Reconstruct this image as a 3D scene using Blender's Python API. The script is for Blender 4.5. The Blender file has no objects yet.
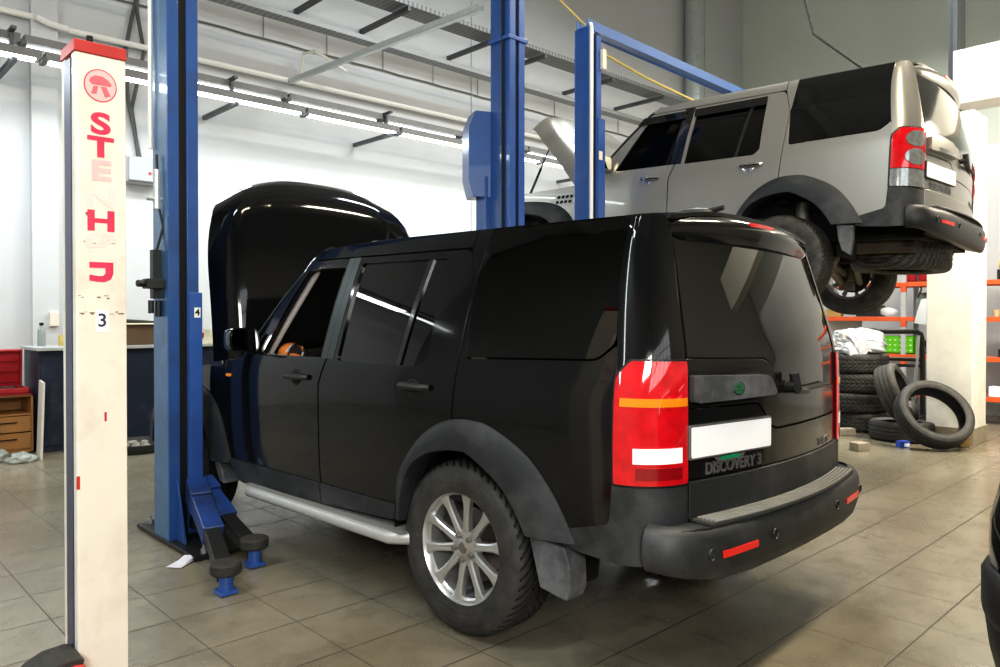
import bpy, bmesh, math, random
from mathutils import Vector, Matrix, Euler, noise
from mathutils.geometry import delaunay_2d_cdt
R = math.radians
PI = math.pi
random.seed(11)
scene = bpy.context.scene
col = scene.collection
V = Vector

# ------------------------------------------------------------------ materials
def nodes_of(name):
    m = bpy.data.materials.new(name)
    m.use_nodes = True
    nt = m.node_tree
    nt.nodes.clear()
    out = nt.nodes.new('ShaderNodeOutputMaterial')
    return m, nt, out

def N(nt, t, **kw):
    n = nt.nodes.new(t)
    for k, v in kw.items():
        setattr(n, k, v)
    return n

def mathn(nt, op, a, b=None, clamp=False):
    n = N(nt, 'ShaderNodeMath', operation=op)
    n.use_clamp = clamp
    for i, x in enumerate((a, b)):
        if x is None:
            continue
        if isinstance(x, (int, float)):
            n.inputs[i].default_value = x
        else:
            nt.links.new(x, n.inputs[i])
    return n.outputs[0]

def mixc(nt, fac, a, b, blend='MIX'):
    n = N(nt, 'ShaderNodeMix', data_type='RGBA', blend_type=blend)
    for i, x in ((0, fac), (6, a), (7, b)):
        if isinstance(x, (int, float)):
            n.inputs[i].default_value = x
        elif isinstance(x, (tuple, list)):
            n.inputs[i].default_value = (*x[:3], 1)
        else:
            nt.links.new(x, n.inputs[i])
    return n.outputs[2]

def noise_out(nt, scale, detail=4, rough=.55, vec=None, dist=0):
    n = N(nt, 'ShaderNodeTexNoise')
    n.inputs['Scale'].default_value = scale
    n.inputs['Detail'].default_value = detail
    n.inputs['Roughness'].default_value = rough
    n.inputs['Distortion'].default_value = dist
    if vec is None:
        vec = N(nt, 'ShaderNodeTexCoord').outputs['Object']
    nt.links.new(vec, n.inputs['Vector'])
    return n.outputs['Fac']

def ramp(nt, fac, lo, hi, a=0., b=1.):
    n = N(nt, 'ShaderNodeMapRange')
    n.inputs[1].default_value = lo
    n.inputs[2].default_value = hi
    n.inputs[3].default_value = a
    n.inputs[4].default_value = b
    nt.links.new(fac, n.inputs[0])
    return n.outputs[0]

def mat(name, c, r=.5, metal=0, coat=0, var=0, vs=6, bump=0, bs=60, em=0, emc=None, spec=.5, trans=0,
        dirt=None, dirtc=(.12, .10, .08), ds=3, rvar=0):
    m, nt, out = nodes_of(name)
    p = N(nt, 'ShaderNodeBsdfPrincipled')
    nt.links.new(p.outputs[0], out.inputs[0])
    I = p.inputs
    I['Base Color'].default_value = (*c, 1)
    I['Roughness'].default_value = r
    I['Metallic'].default_value = metal
    I['Coat Weight'].default_value = coat
    I['Coat Roughness'].default_value = .03
    I['Specular IOR Level'].default_value = spec
    I['Transmission Weight'].default_value = trans
    src = None
    if var:
        f = noise_out(nt, vs)
        src = mixc(nt, f, tuple(x * (1 - var) for x in c), tuple(min(1, x * (1 + var)) for x in c))
    if dirt:
        f = ramp(nt, noise_out(nt, ds, 6, .65), .60 - dirt * .35, .80)
        src = mixc(nt, f, src if src is not None else c, dirtc)
    if src is not None:
        nt.links.new(src, I['Base Color'])
    if rvar:
        nt.links.new(ramp(nt, noise_out(nt, vs * 1.7), .3, .7, max(0, r - rvar), min(1, r + rvar)), I['Roughness'])
    if bump:
        b = N(nt, 'ShaderNodeBump')
        b.inputs['Strength'].default_value = bump
        b.inputs['Distance'].default_value = .01
        nt.links.new(noise_out(nt, bs), b.inputs['Height'])
        nt.links.new(b.outputs[0], I['Normal'])
    if em:
        I['Emission Color'].default_value = (*(emc or c), 1)
        I['Emission Strength'].default_value = em
    return m

def paint(name, c, metal=0, dust=.25, dustc=(.17, .15, .12), r=.08):
    """car paint with settled dust, thicker near the sills"""
    m, nt, out = nodes_of(name)
    p = N(nt, 'ShaderNodeBsdfPrincipled')
    nt.links.new(p.outputs[0], out.inputs[0])
    oc = N(nt, 'ShaderNodeTexCoord').outputs['Object']
    sp = N(nt, 'ShaderNodeSeparateXYZ')
    nt.links.new(oc, sp.inputs[0])
    low = ramp(nt, sp.outputs[2], 1.0, .45, 0, .5)
    back = ramp(nt, sp.outputs[0], -.8, -1.05, 0, .30)
    n1 = ramp(nt, noise_out(nt, 5, 7, .7, oc), .35, .75)
    n2 = ramp(nt, noise_out(nt, 140, 3, .8, oc), .45, .8)
    f = mathn(nt, 'MULTIPLY', mathn(nt, 'ADD', mathn(nt, 'ADD', mathn(nt, 'MULTIPLY', low, .5), back), .012), mathn(nt, 'ADD', mathn(nt, 'MULTIPLY', n1, .6), n2))
    f = mathn(nt, 'MULTIPLY', f, dust, True)
    nt.links.new(mixc(nt, f, c, dustc), p.inputs['Base Color'])
    nt.links.new(ramp(nt, f, 0, .4, r, .6), p.inputs['Roughness'])
    p.inputs['Metallic'].default_value = metal
    p.inputs['Coat Weight'].default_value = .3
    p.inputs['Specular IOR Level'].default_value = .32
    nt.links.new(ramp(nt, f, 0, .5, .015, .5), p.inputs['Coat Roughness'])
    return m

def glass(name, tint, rough=0., dust=0., refl=1.):
    m, nt, out = nodes_of(name)
    tr = N(nt, 'ShaderNodeBsdfTransparent')
    tr.inputs[0].default_value = (*tint, 1)
    gl = N(nt, 'ShaderNodeBsdfGlossy')
    gl.inputs['Roughness'].default_value = rough
    gl.inputs[0].default_value = (refl, refl, refl, 1)
    fr = N(nt, 'ShaderNodeFresnel')
    fr.inputs[0].default_value = 1.6
    mx = N(nt, 'ShaderNodeMixShader')
    nt.links.new(fr.outputs[0], mx.inputs[0])
    nt.links.new(tr.outputs[0], mx.inputs[1])
    nt.links.new(gl.outputs[0], mx.inputs[2])
    last = mx.outputs[0]
    if dust:
        d = N(nt, 'ShaderNodeBsdfDiffuse')
        d.inputs[0].default_value = (.32, .30, .26, 1)
        m2 = N(nt, 'ShaderNodeMixShader')
        nt.links.new(ramp(nt, noise_out(nt, 60, 5, .8), .3, .8, dust * .4, dust * 1.4), m2.inputs[0])
        nt.links.new(last, m2.inputs[1])
        nt.links.new(d.outputs[0], m2.inputs[2])
        last = m2.outputs[0]
    nt.links.new(last, out.inputs[0])
    return m

def tyre_mat(name, rad, c=(.022, .022, .022), block=52, dust=.3):
    """rubber: moulded tread blocks on the running surface, ribs on the sidewall"""
    m, nt, out = nodes_of(name)
    p = N(nt, 'ShaderNodeBsdfPrincipled')
    nt.links.new(p.outputs[0], out.inputs[0])
    oc = N(nt, 'ShaderNodeTexCoord').outputs['Object']
    sp = N(nt, 'ShaderNodeSeparateXYZ')
    nt.links.new(oc, sp.inputs[0])
    ang = mathn(nt, 'ARCTAN2', sp.outputs[0], sp.outputs[2])
    rr = mathn(nt, 'SQRT', mathn(nt, 'ADD', mathn(nt, 'POWER', sp.outputs[0], 2), mathn(nt, 'POWER', sp.outputs[2], 2)))
    mask = ramp(nt, rr, rad * .945, rad * .965)
    zig = mathn(nt, 'MULTIPLY', mathn(nt, 'ABSOLUTE', sp.outputs[1]), 3.0)
    t = mathn(nt, 'FRACT', mathn(nt, 'MULTIPLY', mathn(nt, 'ADD', ang, zig), block / 6.2832))
    grv = ramp(nt, mathn(nt, 'ABSOLUTE', mathn(nt, 'SUBTRACT', t, .5)), .30, .36)
    grv = mathn(nt, 'MULTIPLY', grv, mask)
    rib = mathn(nt, 'SINE', mathn(nt, 'MULTIPLY', rr, 260))
    rib = mathn(nt, 'MULTIPLY', rib, .04)
    h = mathn(nt, 'ADD', mathn(nt, 'MULTIPLY', grv, -1), rib)
    b = N(nt, 'ShaderNodeBump')
    b.inputs['Distance'].default_value = .007
    b.inputs['Strength'].default_value = 1
    nt.links.new(h, b.inputs['Height'])
    nt.links.new(b.outputs[0], p.inputs['Normal'])
    d = mathn(nt, 'MULTIPLY', ramp(nt, noise_out(nt, 14, 5, .7, oc), .35, .75), dust)
    cc = mixc(nt, d, c, (.16, .15, .13))
    cc = mixc(nt, mathn(nt, 'MULTIPLY', grv, .8), cc, (.004, .004, .004))
    nt.links.new(cc, p.inputs['Base Color'])
    p.inputs['Roughness'].default_value = .62
    return m

# ------------------------------------------------------------------ mesh builder
def rnd(poly, seg=5):
    """points (x,y) or (x,y,r): rounds the corners that carry an r"""
    out = []
    n = len(poly)
    for i, p in enumerate(poly):
        if len(p) < 3 or not p[2]:
            out.append((p[0], p[1]))
            continue
        a, b, c = V(poly[i - 1][:2]), V(p[:2]), V(poly[(i + 1) % n][:2])
        d1, d2 = (a - b), (c - b)
        r = min(p[2], d1.length * .45, d2.length * .45)
        p1, p2 = b + d1.normalized() * r, b + d2.normalized() * r
        for k in range(seg + 1):
            t = k / seg
            q = p1 * (1 - t) ** 2 + b * 2 * t * (1 - t) + p2 * t * t
            out.append((q.x, q.y))
    return out

def inpoly(x, y, poly):
    c = False
    j = len(poly) - 1
    for i in range(len(poly)):
        xi, yi = poly[i]
        xj, yj = poly[j]
        if (yi > y) != (yj > y) and x < (xj - xi) * (y - yi) / (yj - yi + 1e-12) + xi:
            c = not c
        j = i
    return c

def densify(poly, s):
    out = []
    n = len(poly)
    for i in range(n):
        a, b = V(poly[i]), V(poly[(i + 1) % n])
        k = max(1, int((b - a).length / s + .999))
        for q in range(k):
            out.append(tuple(a.lerp(b, q / k)))
    return out

class MB:
    def __init__(s):
        s.bm = bmesh.new()
        s.mi = 0
    def f(s, vs):
        try:
            q = s.bm.faces.new(vs)
            q.material_index = s.mi
            return q
        except ValueError:
            return None
    def v(s, p):
        return s.bm.verts.new(p)
    def box(s, c, d, M=None, tx=1, ty=1):
        M = M or Matrix()
        c = V(c)
        vs = []
        for z in (-1, 1):
            kx, ky = (tx, ty) if z > 0 else (1, 1)
            for x, y in ((-1, -1), (1, -1), (1, 1), (-1, 1)):
                vs.append(s.v(M @ (c + V((x * d[0] / 2 * kx, y * d[1] / 2 * ky, z * d[2] / 2)))))
        a, b = vs[:4], vs[4:]
        s.f(a[::-1]); s.f(b)
        for i in range(4):
            s.f([a[i], a[(i + 1) % 4], b[(i + 1) % 4], b[i]])
        return s
    def loft(s, rings, closed=True, caps=True, M=None):
        M = M or Matrix()
        rs = [[s.v(M @ V(p)) for p in r] for r in rings]
        n = len(rs[0])
        for a, b in zip(rs, rs[1:]):
            for i in range(n if closed else n - 1):
                s.f([a[i], a[(i + 1) % n], b[(i + 1) % n], b[i]])
        if caps and closed:
            s.f(rs[0][::-1]); s.f(rs[-1])
        return rs
    def tube(s, path, r, n=8, caps=True, M=None):
        path = [V(p) for p in path]
        rings = []
        up = None
        for i, p in enumerate(path):
            a = path[max(0, i - 1)]
            b = path[min(len(path) - 1, i + 1)]
            t = (b - a).normalized()
            if up is None:
                up = V((0, 0, 1)) if abs(t.z) < .9 else V((1, 0, 0))
            sd = t.cross(up).normalized()
            up = sd.cross(t).normalized()
            rr = r[i] if isinstance(r, (list, tuple)) else r
            rings.append([p + (sd * math.cos(k * 2 * PI / n) + up * math.sin(k * 2 * PI / n)) * rr for k in range(n)])
        s.loft(rings, True, caps, M)
        return s
    def lathe(s, prof, n=32, M=None, closed=False, ang=2 * PI, a0=0):
        """profile (r, h) turned about local Y"""
        M = M or Matrix()
        full = ang > 6.28
        m = n if full else n + 1
        rings = []
        for k in range(m):
            a = a0 + ang * k / n
            rings.append([s.v(M @ V((r * math.sin(a), h, r * math.cos(a)))) for r, h in prof])
        q = len(prof)
        for k in range(n):
            A, B = rings[k], rings[(k + 1) % m]
            for i in range(q if closed else q - 1):
                s.f([A[i], A[(i + 1) % q], B[(i + 1) % q], B[i]])
        return s
    def prism(s, poly, h0, h1, M=None):
        """poly (a,b) in local XY extruded in local Z"""
        M = M or Matrix()
        a = [s.v(M @ V((x, y, h0))) for x, y in poly]
        b = [s.v(M @ V((x, y, h1))) for x, y in poly]
        s.f(a[::-1]); s.f(b)
        n = len(a)
        for i in range(n):
            s.f([a[i], a[(i + 1) % n], b[(i + 1) % n], b[i]])
        return s
    def ball(s, c, r, u=16, w=10, M=None):
        M = M or Matrix()
        rx, ry, rz = r if isinstance(r, (tuple, list)) else (r, r, r)
        rings = []
        for i in range(w + 1):
            t = PI * i / w
            t = min(max(t, .02), PI - .02)
            rings.append([V(c) + V((rx * math.sin(t) * math.cos(2 * PI * k / u), ry * math.sin(t) * math.sin(2 * PI * k / u), rz * math.cos(t))) for k in range(u)])
        s.loft(rings, True, True, M)
        return s
    def panel(s, poly, fn, holes=(), step=.05, th=.012, ctr=None, seg=5):
        """a sheet with outline poly in the (u,v) of surface fn, given thickness th inwards"""
        poly = densify(rnd(poly, seg), step)
        holes = [densify(rnd(h, seg), step) for h in holes]
        pts, edges = [], []
        for lp in [poly] + holes:
            o = len(pts)
            pts += [V(p) for p in lp]
            edges += [(o + i, o + (i + 1) % len(lp)) for i in range(len(lp))]
        bpts = list(pts)
        us = [p[0] for p in poly]
        vs = [p[1] for p in poly]
        nu = int((max(us) - min(us)) / step) + 1
        nv = int((max(vs) - min(vs)) / step) + 1
        for i in range(nu + 1):
            for j in range(nv + 1):
                u = min(us) + (i + .5 * (j % 2)) * step
                v = min(vs) + j * step
                if inpoly(u, v, poly) and not any(inpoly(u, v, h) for h in holes):
                    q = V((u, v))
                    if min((q - b).length_squared for b in bpts) > (step * .45) ** 2:
                        pts.append(q)
        vo, eo, fo, *_ = delaunay_2d_cdt(pts, edges, [], 0, 1e-6)
        tris = []
        for t in fo:
            cx = sum(vo[i].x for i in t) / 3
            cy = sum(vo[i].y for i in t) / 3
            if inpoly(cx, cy, poly) and not any(inpoly(cx, cy, h) for h in holes):
                tris.append(list(t))
        if ctr is None:
            ctr = V((1, 0, .9))
        e = 2e-3
        F, B = [], []
        for p in vo:
            P = fn(p.x, p.y)
            n = (fn(p.x + e, p.y) - fn(p.x - e, p.y)).cross(fn(p.x, p.y + e) - fn(p.x, p.y - e)).normalized()
            if n.dot(P - ctr) < 0:
                n = -n
            F.append(s.v(P)); B.append(s.v(P - n * th))
        cnt = {}
        for t in tris:
            a, b, c = (F[i].co for i in t)
            ct = (a + b + c) / 3
            if (b - a).cross(c - a).dot(ct - B[t[0]].co.lerp(B[t[1]].co, .5)) < 0:
                t.reverse()
            s.f([F[i] for i in t])
            s.f([B[i] for i in t[::-1]])
            for i in range(3):
                k = (t[i], t[(i + 1) % 3])
                cnt[k] = 1
        for (a, b) in list(cnt):
            if (b, a) not in cnt:
                s.f([F[b], F[a], B[a], B[b]])
        for q in F + B:
            if not q.link_faces:
                s.bm.verts.remove(q)
        return s
    def text(s, body, size, M, depth=.002, font_w=0):
        cu = bpy.data.curves.new('t', 'FONT')
        cu.body = body
        cu.size = size
        cu.extrude = depth
        cu.offset = font_w
        cu.align_x = 'CENTER'
        cu.align_y = 'CENTER'
        o = bpy.data.objects.new('t', cu)
        col.objects.link(o)
        dg = bpy.context.evaluated_depsgraph_get()
        me = bpy.data.meshes.new_from_object(o.evaluated_get(dg))
        bpy.data.objects.remove(o)
        bpy.data.curves.remove(cu)
        n0 = len(s.bm.verts)
        tmp = bmesh.new()
        tmp.from_mesh(me)
        bpy.data.meshes.remove(me)
        mp = {}
        for v in tmp.verts:
            mp[v] = s.v(M @ v.co)
        for f in tmp.faces:
            s.f([mp[v] for v in f.verts])
        tmp.free()
        return s

def obj(name, b, m, parent=None, ang=35, bevel=0, seg=2, smooth=True, recalc=True, loc=None, M=None):
    bm = b.bm
    if recalc:
        bmesh.ops.recalc_face_normals(bm, faces=bm.faces)
    me = bpy.data.meshes.new(name)
    if M is not None:
        bm.transform(M)
    bm.to_mesh(me)
    bm.free()
    for q in (m if isinstance(m, (list, tuple)) else [m]):
        me.materials.append(q)
    if smooth:
        me.polygons.foreach_set('use_smooth', [True] * len(me.polygons))
        if not bevel:
            me.set_sharp_from_angle(angle=R(ang))
    o = bpy.data.objects.new(name, me)
    col.objects.link(o)
    if parent:
        o.parent = parent
    if loc:
        o.location = loc
    if bevel:
        md = o.modifiers.new('bevel', 'BEVEL')
        md.width = bevel
        md.segments = seg
        md.limit_method = 'ANGLE'
        md.angle_limit = R(40)
        md.harden_normals = True
    return o

def tag(o, label, cat, group=None, kind=None):
    if label:
        o['label'] = label
    if cat:
        o['category'] = cat
    if group:
        o['group'] = group
    if kind:
        o['kind'] = kind
    return o

def thing(name, label, cat, loc=(0, 0, 0), rz=0, group=None, rot=None):
    o = bpy.data.objects.new(name, None)
    o.empty_display_size = .1
    col.objects.link(o)
    o.location = loc
    o.rotation_euler = rot if rot else (0, 0, rz)
    return tag(o, label, cat, group)

def struct(name, b, m, **kw):
    o = obj(name, b, m, **kw)
    o['kind'] = 'structure'
    return o

def copy_tree(o, parent=None):
    c = o.copy()
    col.objects.link(c)
    c.parent = parent
    for ch in list(o.children):
        copy_tree(ch, c)
    return c

def interp(tab, x):
    if x <= tab[0][0]:
        return tab[0][1]
    for i in range(len(tab) - 1):
        x0, y0 = tab[i]
        x1, y1 = tab[i + 1]
        if x <= x1:
            h = x1 - x0
            def sl(k):
                if k <= 0 or k >= len(tab) - 1:
                    k = min(max(k, 0), len(tab) - 2)
                    return (tab[k + 1][1] - tab[k][1]) / (tab[k + 1][0] - tab[k][0])
                return (tab[k + 1][1] - tab[k - 1][1]) / (tab[k + 1][0] - tab[k - 1][0])
            m0, m1 = sl(i), sl(i + 1)
            t = (x - x0) / h
            return ((2 * t ** 3 - 3 * t * t + 1) * y0 + (t ** 3 - 2 * t * t + t) * h * m0 +
                    (-2 * t ** 3 + 3 * t * t) * y1 + (t ** 3 - t * t) * h * m1)
    return tab[-1][1]

def YX(loc=(0, 0, 0)):
    """local XY drawing plane -> upright plane facing -Y (x right, y up)"""
    return Matrix.Translation(loc) @ Matrix.Rotation(R(90), 4, 'X')

# ------------------------------------------------------------------ palette
M_black = paint('black_car_paint', (.0035, .004, .005), 0, .30)
M_silver = paint('silver_car_paint', (.33, .32, .295), .55, .18, (.3, .28, .25), .30)
M_dark = mat('dark_void', (.004, .004, .004), .8)
M_plas = mat('grey_plastic', (.019, .0215, .0235), .5, var=.25, vs=5, bump=.15, bs=300, dirt=.35, dirtc=(.075, .075, .08), ds=4)
M_plasd = mat('dirty_plastic', (.055, .058, .063), .6, var=.3, vs=7, bump=.2, bs=250, dirt=.6, dirtc=(.20, .20, .21), ds=7)
M_plas2 = mat('dark_plastic', (.018, .019, .02), .45, var=.3, vs=5, bump=.1, bs=300)
M_seal = mat('rubber_seal', (.008, .008, .008), .5)
M_bseal = mat('glossy_black_trim', (.006, .006, .007), .12, coat=.6)
M_tint = glass('tinted_glass', (.10, .10, .105))
M_dtint = glass('dark_tinted_glass', (.035, .035, .038))
M_clear = glass('clear_glass', (.75, .8, .78), 0, 0, .5)
M_screen = glass('windscreen_glass', (.75, .8, .78), 0, .05, .7)
M_rglass = glass('dusty_rear_glass', (.06, .06, .06), .01, .035)
M_beige2 = mat('pale_lining', (.50, .46, .45), .8)
M_clear2 = glass('door_glass', (.6, .64, .62), 0, 0, .22)
M_chrome = mat('chrome', (.75, .75, .75), .12, 1)
M_alloy = mat('alloy_silver', (.60, .60, .60), .32, .8, var=.1)
M_disc = mat('brake_steel', (.10, .085, .075), .5, .6, var=.3)
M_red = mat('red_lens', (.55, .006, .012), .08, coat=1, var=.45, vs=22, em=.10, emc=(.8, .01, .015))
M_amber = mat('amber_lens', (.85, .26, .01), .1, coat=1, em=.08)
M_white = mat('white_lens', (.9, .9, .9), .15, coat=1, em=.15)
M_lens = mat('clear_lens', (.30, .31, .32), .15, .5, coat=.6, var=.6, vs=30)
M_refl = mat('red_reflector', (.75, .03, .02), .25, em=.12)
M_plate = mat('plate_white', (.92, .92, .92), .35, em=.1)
M_tyre = tyre_mat('suv_tyre', .383)
M_int = mat('interior_black', (.012, .012, .013), .6)
M_leather = mat('seat_leather', (.035, .033, .032), .5)
M_wood = mat('orange_wood_trim', (.55, .16, .03), .25, coat=.6, var=.3, vs=20)
M_beige = mat('beige_trim', (.5, .4, .3), .6)
M_step = mat('step_silver', (.46, .46, .45), .4, .3, var=.15, vs=8)
M_grip = mat('step_rubber', (.055, .055, .055), .7, var=.3)
M_grip2 = mat('step_ridge', (.22, .22, .21), .6, var=.3)
M_letter = mat('badge_grey', (.20, .20, .20), .35, .5)
M_green = mat('badge_green', (.02, .12, .05), .3)
M_rust = mat('rusty_steel', (.085, .065, .045), .7, .3, var=.5, vs=9, bump=.4, bs=40)
M_alum = mat('grey_cast_metal', (.22, .2, .17), .5, .5, var=.3)
# ------------------------------------------------------------------ the sport utility vehicles
# car space: x forward from the rear axle, y to the car's left, z up from the ground
Wt = [(.30, .905), (.45, .935), (.60, .95), (.95, .957), (1.10, .95), (1.18, .936), (1.45, .870), (1.70, .790), (1.77, .762), (1.80, .738)]
Rt = [(.45, -1.08), (.66, -1.085), (.80, -1.085), (1.24, -1.08), (1.32, -1.065), (1.69, -.965), (1.79, -.935)]
Xe = [(.30, -.83), (1.2, -.832), (1.31, -.815), (1.62, -.778), (1.80, -.782)]
Ye = [(.45, .735), (1.24, .735), (1.32, .73), (1.70, .655), (1.80, .64)]

def side(x, z):
    w = interp(Wt, z)
    if x > 2.9:
        w -= .16 * ((x - 2.9) / .7) ** 2.2
    if x < .2:
        w -= .012 * ((x - .2) / 1.0) ** 2
    return w

def rear(y, z):
    return interp(Rt, z) + .075 * (y / .73) ** 2

def corner(t, z):
    xe, ye = interp(Xe, z), interp(Ye, z)
    y0, x1 = side(xe, z), rear(ye, z)
    a = t * PI / 2
    return V((xe + (x1 - xe) * math.sin(a), ye + (y0 - ye) * math.cos(a), z))

def roofz(x):
    return 1.79 - .02 * max(0, (x - .7)) / .7 - .055 * max(0, (x - 1.0) / .4) ** 2

def make_suv(name, label, cfg):
    root = thing(name, label, 'car', cfg['loc'], rot=cfg['rot'])
    P = cfg['paint']
    old = cfg['old']
    sh = Matrix.Identity(4)
    sh[2][1] = cfg.get('lean', 0)
    sh[2][0] = cfg.get('pitch', 0)
    sh[2][3] = cfg.get('lift', 0)
    def add(n, b, m, parent=None, label=None, **kw):
        if n not in ('bonnet', 'bonnet_lining', 'gas_strut') and old:
            for v in b.bm.verts:
                if v.co.x > 2.1:
                    v.co.x = 2.1 + (v.co.x - 2.1) * .83
        o = obj(n, b, m, parent or root, M=sh, **kw)
        if label:
            o['label'] = label
        return o
    def sf(s, off=0.):
        return lambda u, v: V((u, s * (side(u, v) + off), v))
    def cf(s, off=0.):
        def g(t, z):
            p = corner(t, z)
            a = t * PI / 2
            return V((p.x - off * math.sin(a), s * (p.y + off * math.cos(a)), z))
        return g
    def rf(off=0.):
        return lambda y, z: V((rear(y, z) - off, y, z))
    RA = [(.40, .45), (.375, .64), (.26, .80), (.14, .892), (.015, .94), (-.11, .95), (-.235, .932), (-.43, .838), (-.565, .698), (-.66, .535)]
    RI = [(.345, .44), (.325, .60), (.255, .715), (.155, .777), (.06, .803), (-.04, .815), (-.12, .806), (-.29, .714), (-.38, .62), (-.44, .53)]
    FA = [(2.03, .47), (2.09, .645), (2.19, .79), (2.34, .892), (2.56, .942), (2.85, .957), (3.15, .93), (3.35, .82), (3.45, .66), (3.46, .48)]
    FI = [(2.27, .46), (2.32, .60), (2.42, .71), (2.55, .785), (2.72, .82), (2.885, .828), (3.06, .81), (3.22, .74), (3.33, .61), (3.35, .48)]
    glw = cfg['glass']
    for s in (1, -1):
        # --- panels of one flank
        b = MB()
        b.panel([(2.085, 1.075, .02), (3.40, 1.02, .03), (3.50, .9), (3.50, .70), (3.40, .74)] + [(x, z - .012) for x, z in FA[6:1:-1]] +
                [(2.13, .66), (2.075, .53), (2.06, .53)], sf(s))
        fe = add('front_fender', b, P, bevel=.004)
        if old:
            b = MB()
            b.panel([(2.06, 1.028, .008), (2.005, 1.028, .008), (2.01, 1.008, .008), (2.065, 1.01, .008)], sf(s, .008), step=.02)
            add('turn_repeater', b, M_amber, fe, 'orange side repeater lens')
        else:
            b = MB()
            for r in range(2):
                for k in range(4):
                    x = 2.34 - k * .055 + r * .02
                    b.panel([(x, .985 - r * .05, .008), (x - .035, .985 - r * .05, .008), (x - .03, .955 - r * .05, .008), (x + .012, .955 - r * .05, .008)], sf(s, .004), step=.02)
            gf = MB()
            gf.panel([(2.37, 1.005, .02), (2.13, 1.005, .02), (2.16, .885, .02), (2.40, .885, .02)], sf(s, .002), step=.03)
            g = add('fender_vent', gf, M_step, fe)
            add('vent_hole', b, M_dark, g)
        b = MB()
        b.panel([(2.08, 1.105, .03), (2.05, .50, .02), (1.05, .50, .02), (1.055, 1.03), (1.0, 1.165), (.945, 1.700, .02), (1.35, 1.70, .04), (1.83, 1.2, .03), (1.90, 1.125)],
                sf(s), [[(1.655, 1.166, .015), (1.035, 1.166, .02), (.985, 1.652, .03), (1.362, 1.652, .05)]], step=.045)
        fd = add('front_door', b, P, bevel=.004)
        b = MB()
        b.panel([(1.70, 1.148, .015), (1.02, 1.148, .02), (.966, 1.672, .03), (1.372, 1.672, .05)], sf(s, -.004),
                [[(1.655, 1.166, .015), (1.035, 1.166, .02), (.985, 1.652, .03), (1.362, 1.652, .05)]], step=.04, th=.03)
        add('window_seal', b, M_seal, fd)
        b = MB()
        b.panel([(.99, 1.165), (.935, 1.70), (.985, 1.70), (1.04, 1.165)], sf(s, .003), step=.05, th=.01)
        add('door_pillar_trim', b, M_bseal if not old else cfg['pillar'], fd)
        b = MB()
        b.panel([(.93, 1.165), (.885, 1.70), (.932, 1.70), (.987, 1.165)], sf(s, .003), step=.05, th=.01)
        trim_rear = b
        b = MB()
        b.panel([(1.04, .50, .02), (.42, .50, .02)] + [(x, z + .0) for x, z in RA[1:5]] +
                [(-.002, 1.12), (-.02, 1.5), (.045, 1.70, .05), (.93, 1.70, .02), (.985, 1.165), (1.043, 1.03)],
                sf(s), [[(.90, 1.158, .02), (.862, 1.668, .02), (.196, 1.664, .02), (.195, 1.205), (.24, 1.160, .02)]], step=.045)
        rd = add('rear_door', b, P, bevel=.004)
        b = MB()
        b.panel([(.912, 1.143, .02), (.876, 1.682, .02), (.180, 1.680, .02), (.178, 1.20), (.232, 1.143, .02)], sf(s, -.003),
                [[(.90, 1.158, .02), (.862, 1.668, .02), (.196, 1.664, .02), (.195, 1.205), (.24, 1.160, .02)]], step=.04, th=.03)
        b.panel([(.300, 1.668), (.330, 1.668), (.418, 1.158), (.388, 1.158)], sf(s, -.003), step=.04, th=.02)
        add('window_seal', b, M_seal if not old else M_bseal, rd)
        add('door_pillar_trim', trim_rear, M_bseal if not old else cfg['pillar'], rd)
        b = MB()
        b.panel([(.905, 1.150), (.866, 1.675), (.190, 1.672), (.188, 1.2), (.236, 1.150)], sf(s, -.012), step=.06, th=.005)
        add('door_window', b, glw, rd)
        if cfg['front_glass']:
            b = MB()
            b.panel([(1.66, 1.16), (1.03, 1.16), (.98, 1.66), (1.367, 1.66)], sf(s, -.012), step=.06, th=.005)
            add('door_window', b, M_clear2, fd)
            for x0, x1, pr in ((.97, 1.42, fd), (.19, .875, rd)):
                b = MB()
                b.panel([(x0, 1.60, .02), (x0, 1.675), (x1, 1.675), (x1 + (.06 if pr is fd else 0), 1.60, .02)], sf(s, .018), step=.05, th=.004)
                add('rain_deflector', b, M_bseal, pr)
        # handles
        for hx, pr in ((1.26, fd), (.27, rd)):
            b = MB()
            b.ball((hx + .005, s * (side(hx, 1.045) - .002), 1.045 + (.01 if hx < 1 else 0)), (.058, .006, .05))
            cup = add('handle_cup', b, M_dark if old else M_chrome, pr)
            b = MB()
            z = 1.055 if hx > 1 else 1.070
            b.tube([(hx + .085, s * (side(hx, z) + .008), z), (hx + .06, s * (side(hx, z) + .032), z), (hx - .075, s * (side(hx, z) + .034), z), (hx - .115, s * (side(hx, z) + .006), z)], [.012, .017, .017, .014], 8)
            add('door_handle', b, M_plas2 if old else M_chrome, pr)
        b = MB()
        b.panel([(.006, .945)] + [(x, z + .0) for x, z in RA[5:9]] + [(-.625, .585), (-.825, .625), (-.831, .70), (-.831, 1.2), (-.822, 1.295, .02), (-.74, 1.230, .03), (-.052, 1.209, .02), (-.026, 1.5), (-.048, 1.79), (.04, 1.79), (.04, 1.70), (-.025, 1.5), (-.008, 1.12)], sf(s), step=.045)
        q = add('quarter_panel', b, P, bevel=.004)
        b = MB()
        b.panel([(-.043, 1.785), (-.021, 1.499), (-.047, 1.216, .02), (-.737, 1.237, .03), (-.812, 1.303, .03), (-.778, 1.60), (-.782, 1.785)], sf(s, -.001), step=.05, th=.006)
        add('quarter_window', b, cfg['qglass'])
        b = MB()
        b.panel([(.047, 1.708), (1.345, 1.708, .03), (1.30, 1.76), (.8, 1.79), (.047, 1.79)], sf(s), step=.05)
        add('roof_side_rail', b, P, bevel=.004)
        # windscreen pillar
        b = MB()
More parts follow.
